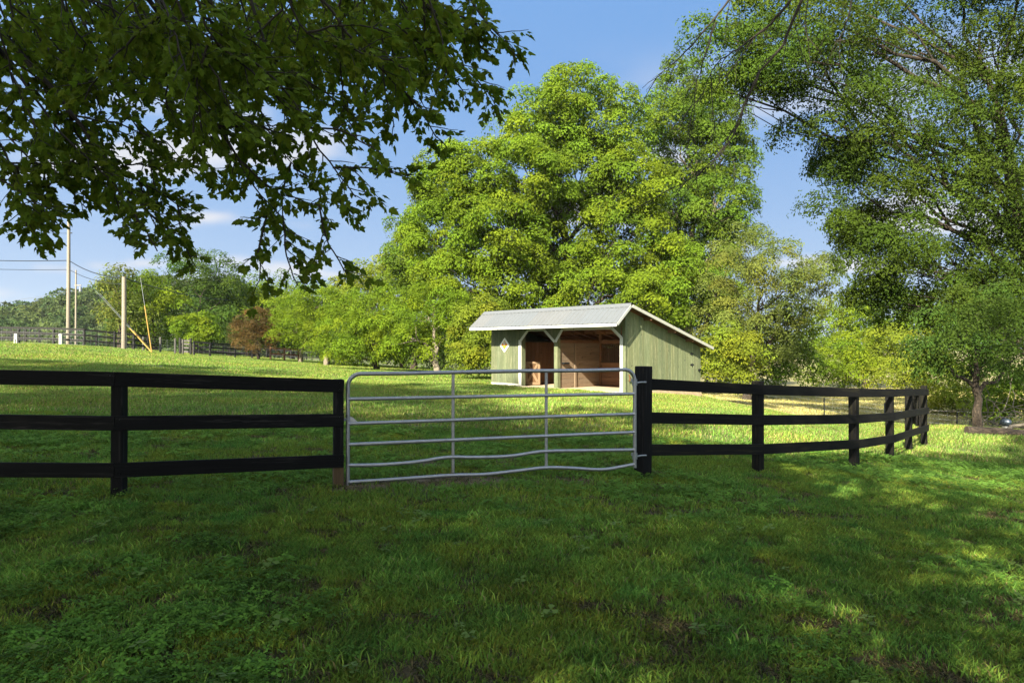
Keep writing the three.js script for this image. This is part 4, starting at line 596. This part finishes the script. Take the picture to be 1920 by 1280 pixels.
makeTree({ ...shade, shrink: 0.3, seed: 1056, name: 'tree', label: 'shade tree right of the viewer, darkening the curved fence', base: G(4.5, -5), r0: 0.4, mat: LEAF.mid, lobes: crownAt(4.5, -4.6, 8.5, 20.5, 4.8, 6), cover: 0.6, per: 13 });
console.log('sprays', sprayTotal);

// ---------- the maple whose boughs hang into the view at the upper left ----------
function mapleLeaf(seed) {
  const r = rng(seed), half = [[0.10, -0.06], [0.30, 0.02], [0.44, 0.16], [0.34, 0.26], [0.55, 0.56], [0.38, 0.52], [0.25, 0.60], [0.20, 0.80], [0.0, 1.0 + 0.1 * r()]], pts = [[0, 0.03], ...half.map(([x, y]) => [x * (0.9 + 0.25 * r()), y])];
  const out = [...pts]; for (let k = half.length - 2; k >= 0; k--) out.push([-half[k][0] * (0.9 + 0.25 * r()), half[k][1]]);
  const fold = 0.15 + 0.35 * r(), curl = (r() - 0.3) * 0.35, Z = ([x, y]) => new THREE.Vector3(x, y, -Math.abs(x) * fold - curl * y * y + 0.05 * Math.sin(x * 9 + y * 5)), c = Z([0, 0.34]), p = [];
  for (let k = 0; k < out.length; k++) for (const v of [c, Z(out[k]), Z(out[(k + 1) % out.length])]) p.push(v.x, v.y, v.z);
  for (const [a, b] of [[[-0.012, -0.75], [0.012, -0.75]]]) for (const v of [new THREE.Vector3(a[0], a[1], 0.12), new THREE.Vector3(b[0], b[1], 0.12), c, new THREE.Vector3(0.012, -0.75, 0.14), new THREE.Vector3(-0.012, -0.75, 0.14), new THREE.Vector3(0.01, 0.05, 0)]) p.push(v.x, v.y, v.z);
  const g = new THREE.BufferGeometry(); g.setAttribute('position', new THREE.Float32BufferAttribute(p, 3)); return g;
}
{
  const r = rng(2024), base = G(-4.6, -3.6);
  const maple = makeTree({ ...shade, seed: 1050, name: 'maple_tree', category: 'tree', label: 'maple overhanging the upper left with large dark lobed leaves', base, r0: 0.36, mat: LEAF.deep,
    lobes: [W3(-5, -3.5, 9, 2.4), W3(-2.5, -3.5, 8, 2.2), W3(-7.5, -3, 7.5, 2.4), W3(-4.5, -1, 7.8, 2.2), W3(-6, -6, 7, 2.4)] });
  const loc = (v) => v.clone().sub(base);
  const leaves = [], wood = new Mb();
  const twig = (p, d, len) => {
    const n = 5 + Math.floor(len / 0.045), pts = [p.clone()], dir = d.clone(); for (let k = 1; k <= 4; k++) { dir.add(new THREE.Vector3((r() - 0.5) * 0.5, (r() - 0.5) * 0.4 - 0.03, (r() - 0.5) * 0.5)).normalize(); pts.push(pts[k - 1].clone().addScaledVector(dir, len / 4)); }
    wood.tube(pts.map(loc), [0.0042, 0.0036, 0.003, 0.0024, 0.0016], 4, undefined, false);
    const cv = new THREE.CatmullRomCurve3(pts);
    for (let k = 0; k < n; k++) {
      const t = 0.12 + 0.88 * (k + r() * 0.5) / n, q = cv.getPoint(Math.min(1, t)), tan = cv.getTangent(Math.min(1, t)), out = new THREE.Vector3(r() - 0.5, r() * 0.5 - 0.35, r() - 0.5).addScaledVector(tan, 0.55).normalize();
      const size = 0.036 + 0.034 * r();
      const y = out.clone().add(new THREE.Vector3(0, -0.1 - 0.5 * r(), 0)).normalize(), z0 = new THREE.Vector3((r() - 0.5) * 1.7, 0.75, (r() - 0.5) * 1.7 + 0.35).normalize(), x = new THREE.Vector3().crossVectors(y, z0).normalize(), z = new THREE.Vector3().crossVectors(x, y);
      const pos = q.clone().addScaledVector(y, size * 0.75), b = 0.75 + 0.5 * r(), M = new THREE.Matrix4().makeBasis(x.multiplyScalar(size), y.multiplyScalar(size), z.multiplyScalar(size)).setPosition(loc(pos));
      leaves.push({ M, c: [b * (1 + 0.3 * (r() - 0.4)), b, b * 0.9], pos });
    }
  };
  const branch = (list, r0, density = 1, kids = true) => {
    const cv = new THREE.CatmullRomCurve3(list, false, 'centripetal'), len = cv.getLength(), n = Math.max(8, Math.round(len / 0.12)), pts = cv.getPoints(n);
    pts.forEach((p, k) => { if (k) p.add(new THREE.Vector3((r() - 0.5) * 0.02, (r() - 0.5) * 0.02, (r() - 0.5) * 0.02)); });
    part('branch', new Mb().tube(pts.map(loc), pts.map((_, k) => lerp(r0, 0.004, Math.pow(k / n, 0.7))), 7, undefined, false).build(), twigBark, maple);
    for (let s = 0.10; s < len; s += 0.07 / density) {
      const t = s / len, p = cv.getPoint(t), tan = cv.getTangent(t), lat = new THREE.Vector3(r() - 0.5, (r() - 0.5) * 0.8, r() - 0.5).normalize(); lat.addScaledVector(tan, -lat.dot(tan)).normalize();
      twig(p, tan.clone().multiplyScalar(0.6 + 0.4 * r()).addScaledVector(lat, 0.9).normalize(), (0.12 + 0.22 * r()) * (1.15 - 0.5 * t));
      if (kids && r() < 0.13) { const e = p.clone().addScaledVector(tan, 0.3 + 0.2 * r()).addScaledVector(lat, 0.3 + 0.25 * r()).add(new THREE.Vector3(0, -0.04, 0)); branch([p.clone(), p.clone().lerp(e, 0.5).addScaledVector(lat, 0.06), e], 0.008, density * 0.9, false); }
    }
  };
  const B = (pts, D0, D1, r0, dens = 1, kids = true) => branch(pts.map(([x, y], k) => at(x, y, lerp(D0, D1, k / (pts.length - 1)))), r0, dens, kids);
  const heads = [];
  const boughs = [
    [[[-40, 20], [95, 165], [205, 310], [295, 415], [345, 445]], 4.7, 5.3, 0.024], [[[-90, 150], [0, 270], [40, 370], [50, 425]], 4.3, 4.6, 0.010], [[[-90, 230], [10, 300], [70, 345]], 4.9, 5.0, 0.009],
    [[[110, -50], [180, 100], [250, 230], [310, 320]], 5.6, 6.0, 0.014], [[[-70, 50], [50, 130], [110, 220], [140, 300]], 4.9, 5.2, 0.012], [[[-60, 120], [80, 250], [160, 330]], 5.6, 5.8, 0.010],
    [[[-70, 180], [60, 300], [120, 350], [160, 390]], 5.2, 5.4, 0.009], [[[90, 200], [200, 300], [280, 350], [350, 395]], 5.4, 5.7, 0.010], [[[-60, 300], [40, 360], [90, 390]], 4.8, 4.9, 0.008], [[[20, 120], [120, 260], [200, 330], [240, 390]], 4.6, 4.8, 0.010],
    [[[270, -50], [350, 130], [410, 240], [500, 350], [600, 385]], 4.5, 4.9, 0.015], [[[350, 100], [420, 250], [480, 355], [535, 410]], 4.9, 5.2, 0.011], [[[460, -30], [520, 150], [600, 280], [665, 370]], 4.3, 4.6, 0.012], [[[430, 60], [500, 230], [560, 330]], 5.2, 5.4, 0.010],
    [[[560, -60], [660, 70], [735, 150], [795, 205]], 4.4, 4.7, 0.012], [[[640, -60], [750, 50], [830, 110]], 4.7, 5.0, 0.011], [[[730, -60], [815, 20], [870, 70]], 4.6, 4.9, 0.010], [[[800, -60], [860, -35], [905, -15]], 4.8, 5.0, 0.009],
  ];
  for (const [pts, a, b, r0] of boughs) { B(pts, a, b, r0); heads.push(at(...pts[0], a)); }
  for (let k = 0; k < 62; k++) { const x = -60 + k * 13.5 + r() * 30, D = 3.7 + 4.2 * r(), y1 = (k % 3 === 0 ? 120 : 60) + 70 * r() - (x > 640 ? (x - 640) * 0.3 : 0); B([[x, -90], [x + 30 + 30 * r(), y1 * 0.45], [x + 60 + 60 * r(), y1]], D, D + 0.3, 0.010, 1.05, true); if (k % 3 === 0) heads.push(at(x, -90, D)); }
  for (const h of heads) { const a = V(lerp(-4.6, -3.6, r()), -3, 4.6 + r() * 1.2), mid = a.clone().lerp(h, 0.55).add(new THREE.Vector3(0, 0.9, 0)), c = new THREE.CatmullRomCurve3([a, mid, h]).getPoints(12); part('limb', new Mb().tube(c.map(loc), c.map((_, k) => lerp(0.05, 0.016, k / 12)), 6, undefined, false).build(), bark, maple); }
  part('twigs', wood.build(), twigBark, maple, 'stuff');
  // the leaves nearest the viewer are single leaves, the rest one mass
  const geos = [1, 2, 3, 4].map(mapleLeaf), mat = leafMat(0.115, 0.175, 0.014, 0.5);
  const eye = camera.position, seen = (p) => { const D = -p.z; return D > 0.5 && Math.abs(p.x) < 0.76 * D && p.y < EYE + 0.515 * D; };
  leaves.sort((a, b) => (seen(b.pos) - seen(a.pos)) || a.pos.distanceTo(eye) - b.pos.distanceTo(eye));
  const tones = [0.8, 1, 1.2, 1.4].map((b) => { const m = mat.clone(); m.color.multiplyScalar(b); return m; });
  leaves.slice(0, 300).forEach((l, k) => { const m = part('leaf', geos[k % 4], tones[(k * 7) % 4], maple); l.M.decompose(m.position, m.quaternion, m.scale); });
  for (let v = 0; v < 4; v++) { const rest = leaves.slice(300).filter((_, k) => k % 4 === v), im = new THREE.InstancedMesh(geos[v], mat, rest.length), C = new THREE.Color(); rest.forEach((l, k) => { im.setMatrixAt(k, l.M); im.setColorAt(k, C.setRGB(...l.c)); }); im.name = 'foliage'; im.userData.kind = 'stuff'; im.castShadow = im.receiveShadow = true; maple.add(im); }
  console.log('maple leaves', leaves.length);
}
// bare boughs hanging in at the upper right: a dead branch of the shade tree behind
{
  const r = rng(808), base = V(3.2, 3.0, 5.4), t = thing('bare_branch', 'bare dark dead bough with drooping twigs at the top right of centre', 'branch', base), loc = (v) => v.clone().sub(base);
  const bough = (pts, D0, D1, r0, name = 'branch') => {
    const list = pts.map(([x, y], k) => at(x, y, lerp(D0, D1, k / (pts.length - 1)))), cv = new THREE.CatmullRomCurve3(list, false, 'centripetal'), len = cv.getLength(), n = Math.max(10, Math.round(len / 0.06)), p = cv.getPoints(n);
    p.forEach((q, k) => { if (k) q.add(new THREE.Vector3((r() - 0.5) * 0.016, (r() - 0.5) * 0.016, (r() - 0.5) * 0.03)); });
    const mb = new Mb().tube(p.map(loc), p.map((_, k) => lerp(r0, 0.0022, Math.pow(k / n, 0.8))), 6, undefined, false);
    const sub = (o, d, l, rad, depth) => { const q = [o.clone()], dd = d.clone(); for (let k = 1; k <= 4; k++) { dd.add(new THREE.Vector3((r() - 0.5) * 0.5, (r() - 0.5) * 0.5 - 0.08, (r() - 0.5) * 0.5)).normalize(); q.push(q[k - 1].clone().addScaledVector(dd, l / 4)); } mb.tube(q.map(loc), q.map((_, k) => lerp(rad, 0.0014, k / 4)), 4, undefined, false); if (depth) for (let k = 1; k < 4; k++) if (r() < 0.75) sub(q[k], dd.clone().add(new THREE.Vector3(r() - 0.5, r() - 0.7, r() - 0.5).multiplyScalar(1.5)).normalize(), l * 0.5, rad * 0.6, depth - 1); };
    for (let s = 0.15; s < len; s += 0.10 + 0.12 * r()) { const q = cv.getPoint(s / len), tan = cv.getTangent(s / len); sub(q, tan.clone().add(new THREE.Vector3(r() - 0.6, -r() * 0.7, r() - 0.5).multiplyScalar(1.3)).normalize(), 0.18 + 0.4 * r(), Math.max(0.003, r0 * 0.3), 1); }
    part(name, mb.build(), twigBark, t);
  };
  bough([[1530, -60], [1466, 20], [1436, 52], [1392, 85], [1345, 120], [1310, 200]], 5.6, 5.9, 0.017);
  bough([[1390, -50], [1366, 0], [1331, 46], [1279, 102], [1205, 165]], 5.9, 6.2, 0.013);
  bough([[1530, -60], [1501, 5], [1471, 79], [1427, 131], [1405, 175], [1375, 253], [1314, 323], [1260, 352]], 5.5, 6.0, 0.016);
  bough([[1344, 40], [1322, 110], [1306, 160], [1292, 280]], 5.9, 6.1, 0.008);
  bough([[1427, 131], [1392, 210], [1366, 270], [1316, 330]], 5.7, 5.9, 0.007);
  bough([[1610, -60], [1590, 40], [1562, 95]], 5.8, 6.0, 0.010);
  const up = [at(1530, -60, 5.6), V(2.9, 3.6, 5.6), base, V(4.0, -1, 6.6), V(4.45, -5, 8)]; part('limb', new Mb().tube(new THREE.CatmullRomCurve3(up).getPoints(20).map(loc), 0.03, 7, undefined, false).build(), bark, t);
}

// ---------- poles, wires and the far fences ----------
function pole(px, D, topY, r0, r1, label, mat = poleWood) {
  const b = Gp(px, D), top = at(px + 1, topY, D).y, t = thing('utility_pole', label, 'pole', b), H = top - b.y;
  part('pole', new Mb().tube([new THREE.Vector3(0, -0.5, 0), new THREE.Vector3(0.01, H * 0.5, 0), new THREE.Vector3(0, H, 0)], [r0, (r0 + r1) / 2, r1], 12, (q) => { const k = q.y < 0.9 ? 0.75 : 1; return [k * 1.02, k, k * 0.95]; }).build(), mat, t); return [t, new THREE.Vector3(b.x, top, b.z), H];
}
const hw = (p, s, ins) => { };
const [poleA, topA, HA] = pole(127, 60, 405, 0.17, 0.12, 'tall grey utility pole behind the far fence at the left');
{ const m = new Mb(); for (const y of [HA * 0.985, HA * 0.93, HA * 0.87]) m.tube([new THREE.Vector3(0.1, y, 0), new THREE.Vector3(0.3, y, 0)], 0.05, 6); part('insulator', m.build(), darkMetal, poleA); }
const [poleB, topB, HB2] = pole(141, 112, 506, 0.15, 0.11, 'thin distant utility pole with a crossarm behind the tall pole');
{ part('crossarm', boardGeo(1.1, 0.14, 0.14, 0.01), poleWood, poleB).position.set(0.35, HB2 * 0.83, 0); const m = new Mb(); m.tube([new THREE.Vector3(0.75, HB2 * 0.76, 0), new THREE.Vector3(0.75, HB2 * 0.76 + 0.75, 0)], 0.22, 8); part('transformer', m.build(), steel, poleB); }
const [poleC, topC, HC] = pole(231.5, 49.3, 519, 0.165, 0.145, 'short pale wooden pole on the lawn before the far fence');
const wire = (name, label, pts, rad, mat = darkMetal, sag = 0, n = 14) => { const b = pts[0].clone(), out = []; for (let k = 0; k + 1 < pts.length; k++) for (let j = k ? 1 : 0; j <= n; j++) { const t = j / n, p = pts[k].clone().lerp(pts[k + 1], t); p.y -= sag * 4 * t * (1 - t) * (Array.isArray(sag) ? 0 : 1); out.push(p.sub(b)); } const t = thing(name, label, 'wire', b); part('strand', new Mb().tube(out, rad, 5, undefined, false).build(), mat, t); return t; };
wire('power_line', 'thick cable sagging from the tall pole past the short pole', [at(-260, 470, 66), at(128, 488, 60), at(232, 521, 49.3), at(430, 562, 73)], 0.035, darkMetal, 0.35);
wire('power_line', 'lower thin cable crossing the tall pole', [at(-260, 488, 66), at(128, 505, 60), at(231, 533, 49.4)], 0.024, darkMetal, 0.3);
wire('power_line', 'high thin cable running left from near the top of the tall pole', [at(-260, 412, 66), at(128, 437, 60)], 0.016, darkMetal, 0.3);
wire('power_line', 'faint far cable low over the hill at the left', [at(-200, 585, 140), at(141, 545, 112)], 0.03, steel, 0.5);
{
  const yellow = std({ color: 0x9a7a34, roughness: 0.6 });
  const guy = (p0, p1, split, label) => { const t = thing('guy_wire', label, 'guy wire', p0), a = new THREE.Vector3(), b = p1.clone().sub(p0), s = b.clone().multiplyScalar(split); part('strand', new Mb().tube([s, b], 0.013, 5, undefined, false).build(), steel, t); part('guard', new Mb().tube([a, s], 0.036, 8).build(), yellow, t); };
  guy(Gp(284, 48.5), at(262, 520, 49), 0.62, 'steep guy wire with a yellow guard right of the short pole');
  guy(Gp(285, 48.3), at(178, 545, 56), 0.36, 'slanting guy wire with a yellow guard, nearer the short pole');
  guy(Gp(287, 48.8), at(186, 550, 57), 0.33, 'second slanting yellow guard just behind the first');
}
const farMat = std({ map: woodTex([0.055, 0.052, 0.05], [0.11, 0.105, 0.10], 0.7, [0.2, 0.2, 0.18], 0.5), roughness: 0.8, vertexColors: true });
const greyPost = std({ map: woodTex([0.26, 0.25, 0.24], [0.38, 0.37, 0.35], 0.7, [0.2, 0.2, 0.18], 0.5), roughness: 0.85, vertexColors: true });
function farFence(label, pts, H, rails, mats = [farMat, farMat], mesh = true, lift = 0) {   // pts: [px, D]
  const P = pts.map(([px, D]) => Gp(px, D)), t = thing('paddock_fence', label, 'fence', P[0]), o = P[0];
  P.forEach((p) => { const m = part('post', boardGeo(0.13, H + 0.4, 0.13, 0.006, fr, fenceTone()), mats[0], t); m.position.copy(p).sub(o).add(new THREE.Vector3(0, (H - 0.4) / 2, 0)); });
  for (let k = 0; k + 1 < P.length; k++) for (const h of rails) { const z = new THREE.Vector3(0, h + lift, 0.08); beam(P[k].clone().sub(o).add(z), P[k + 1].clone().sub(o).add(z), 0.14, 0.03, mats[1], t, 'rail', fr, fenceTone()); }
  if (mesh) { const m = new Mb(); for (let k = 0; k + 1 < P.length; k++) { const n = Math.round(P[k].distanceTo(P[k + 1]) / 0.5); for (let j = 0; j < n; j++) { const p = P[k].clone().lerp(P[k + 1], j / n).sub(o).add(new THREE.Vector3(0, 0, 0.11)); m.tube([p, p.clone().add(new THREE.Vector3(0, H - 0.1, 0))], 0.006, 3, undefined, false); } for (let j = 0; j < 6; j++) { const y = new THREE.Vector3(0, 0.1 + j * 0.2, 0.112); m.tube([P[k].clone().sub(o).add(y), P[k + 1].clone().sub(o).add(y)], 0.005, 3, undefined, false); } } part('wire_mesh', m.build(), steel, t, 'stuff'); }
  return t;
}
farFence('long dark three rail fence with wire along the top of the rise at the left', [[-46, 51], [-6, 51], [34, 50.8], [100, 50.6], [157, 50.5], [214, 52], [250, 53], [276, 54]], 1.32, [0.42, 0.82, 1.22]);
farFence('second dark fence farther behind the first at the left', [[-60, 60], [-20, 60], [20, 60], [47, 60], [73, 60], [110, 61], [180, 62], [236, 63]], 1.15, [0.45, 0.95], [farMat, farMat], false);
farFence('dark rail fence running right from the far gate', [[363, 56], [393, 57], [440, 59.5], [472, 61], [486, 62]], 1.2, [0.38, 0.78, 1.14]);
farFence('faint farther dark fence in the shade behind the reddish tree', [[378, 72], [418, 72.5], [462, 73], [500, 74], [545, 75], [600, 76]], 1.2, [0.5, 1.1], [farMat, farMat], true);
farFence('short brown two rail fence beside the white trunked tree', [[507, 60], [533, 60], [560, 60]], 1.15, [0.55, 1.02], [brownWood, brownWood], false);
farFence('thin grey wire fence posts left of the far gate', [[268, 54.5], [300, 55], [328, 55.5], [342, 56]], 1.3, [], [greyPost, farMat]);
{ // the far gate
  const a = Gp(338, 57), b = Gp(358, 56.5), t = thing('paddock_gate', 'small grey boarded gate beside the dark gate post far left', 'gate', a), o = a; for (const h of [0.3, 0.62, 0.94, 1.2]) beam(new THREE.Vector3(0, h, 0), b.clone().sub(o).add(new THREE.Vector3(0, h, 0)), 0.15, 0.03, greyPost, t, 'board', fr, fenceTone()); for (const p of [a, b]) { const m = part('post', boardGeo(0.14, 1.9, 0.14, 0.006, fr), farMat, t); m.position.copy(p).sub(o).add(new THREE.Vector3(0, 0.5, 0.1)); }
}
{ const b = Gp(113, 50.0), t = thing('marker_box', 'white boxy utility marker post before the far fence', 'marker post', b); part('body', boardGeo(0.2, 0.75, 0.16, 0.02, fr), whitePaint, t).position.set(0, 0.36, 0); part('cap', boardGeo(0.23, 0.10, 0.19, 0.02, fr), whitePaint, t).position.set(0, 0.76, 0); }
{ const b = Gp(28, 50.0), t = thing('marker_stake', 'white two legged marker stake at the far left fence', 'marker stake', b); for (const x of [-0.08, 0.08]) part('leg', boardGeo(0.05, 0.5, 0.05, 0.005, fr), whitePaint, t).position.set(x, 0.15, 0); part('plate', boardGeo(0.2, 0.42, 0.05, 0.01, fr), whitePaint, t).position.set(0, 0.56, 0); }
{ const b = Gp(611, 53), t = thing('tree_stump', 'short pale stump of a cut post under the leaning tree', 'stump', b); part('stem', new Mb().tube([new THREE.Vector3(0, -0.2, 0), new THREE.Vector3(0.02, 0.5, 0), new THREE.Vector3(0, 0.85, 0)], [0.24, 0.19, 0.18], 10).build(), paleBark, t); }
// the wire fence on steel posts along the dry pasture
{
  const ps = [[7.75, 27.9], [9.8, 27.7], [12.35, 27.0], [14.3, 26.2], [16.3, 25], [18.6, 23.5]], P = ps.map(([X, D]) => G(X, D)), t = thing('wire_fence', 'thin woven wire fence on dark steel posts before the dry pasture', 'fence', P[0]), o = P[0];
  P.forEach((p, k) => { if (k) { const m = new Mb(), q = p.clone().sub(o), top = [0, -0.42, -0.46, -0.60, -0.85, -0.95][k] - o.y; m.hex([[-0.018, -0.018], [0.018, -0.018], [0.018, 0.018], [-0.018, 0.018]].map(([x, z]) => new THREE.Vector3(q.x + x, q.y - 0.3, q.z + z)).concat([[-0.018, -0.018], [0.018, -0.018], [0.018, 0.018], [-0.018, 0.018]].map(([x, z]) => new THREE.Vector3(q.x + x, top, q.z + z)))); part('post', m.build(), darkMetal, t); } });
  const m = new Mb(); for (let k = 0; k + 1 < P.length; k++) { const n = Math.round(P[k].distanceTo(P[k + 1]) / 0.3); for (let j = 0; j <= n; j++) { const p = P[k].clone().lerp(P[k + 1], j / n).sub(o); m.tube([p, p.clone().add(new THREE.Vector3(0, 1.0, 0))], 0.003, 3, undefined, false); } for (let j = 0; j < 7; j++) { const y = new THREE.Vector3(0, 0.08 + j * 0.16, 0); m.tube([P[k].clone().sub(o).add(y), P[k + 1].clone().sub(o).add(y)], 0.003, 3, undefined, false); } } part('wire_mesh', m.build(), steel, t, 'stuff');
}
// log, planting bed and roof vent at the right
{
  const a = at(1812, 818, 18.6), t = thing('fallen_log', 'weathered brown log lying along the lawn edge at the right', 'log', a), r = rng(61), pts = [], rad = [];
  for (let k = 0; k <= 14; k++) { const s = k / 14, X = lerp(0, 4.6, s), D = lerp(0, -0.7, s); const wx = a.x + X, wd = 18.6 + D; pts.push(new THREE.Vector3(X, ground(wx, wd) - a.y + 0.09 - 0.05 * s, -D)); rad.push(0.13 - 0.03 * s + 0.02 * r()); }
  part('trunk', new Mb().tube(pts, rad, 10).build(), bark, t);
  part('broken_limb', new Mb().tube([pts[3], pts[3].clone().add(new THREE.Vector3(0.2, 0.16, -0.1)), pts[3].clone().add(new THREE.Vector3(0.9, 0.24, -0.2))], [0.08, 0.06, 0.04], 7).build(), paleBark, t);
}
{
  const b = G(14.75, 20.4), t = thing('roof_vent', 'round ribbed metal turbine vent standing on its collar at the right edge', 'vent', b.clone().setY(b.y)), r0 = 0.125; t.scale.setScalar(1.05);
  part('collar', new Mb().tube([new THREE.Vector3(0, -0.1, 0), new THREE.Vector3(0, 0.06, 0), new THREE.Vector3(0, 0.14, 0)], [0.11, 0.095, 0.09], 14).build(), galv, t);
  const blue = std({ color: 0x55606e, roughness: 0.4, metalness: 0.7, vertexColors: true });
  for (let k = 0; k < 18; k++) { const m = new Mb(), a0 = k / 18 * 6.2832; let prev = null; for (let j = 0; j <= 6; j++) { const u = -1.1 + j / 6 * 2.5, y = 0.25 + Math.sin(u) * 0.11, rr = Math.cos(u) * r0 + 0.02, A = a0 + j * 0.05, q = [new THREE.Vector3(Math.cos(A) * rr, y, Math.sin(A) * rr), new THREE.Vector3(Math.cos(A + 0.33) * rr * 0.9, y, Math.sin(A + 0.33) * rr * 0.9)]; if (prev) m.face([prev[0], prev[1], q[1], q[0]]); prev = q; } part('vane', m.build(), blue, t); }
  part('cap', new Mb().tube([new THREE.Vector3(0, 0.345, 0), new THREE.Vector3(0, 0.365, 0)], [0.06, 0.03], 12).build(), blue, t);
}
{ // pale dead brush piled at the right edge
  const r = rng(71), b = G(16.6, 22.4), t = thing('brush_pile', 'heap of pale dead branches at the right edge beside the vent', 'brush pile', b), m = new Mb();
  for (let k = 0; k < 90; k++) { const p = new THREE.Vector3((r() - 0.5) * 3.2, 0.05 + r() * 0.9, (r() - 0.5) * 1.6), d = new THREE.Vector3(r() - 0.5, (r() - 0.4) * 0.5, (r() - 0.5) * 0.6).normalize(), pts = bendy(p, p.clone().addScaledVector(d, 0.7 + 1.3 * r()), r, 0.15, 4); m.tube(pts, [0.018, 0.014, 0.011, 0.008, 0.004], 4, undefined, false); }
  part('branches', m.build(), paleBark, t, 'stuff');
}
renderer.render(scene, camera);
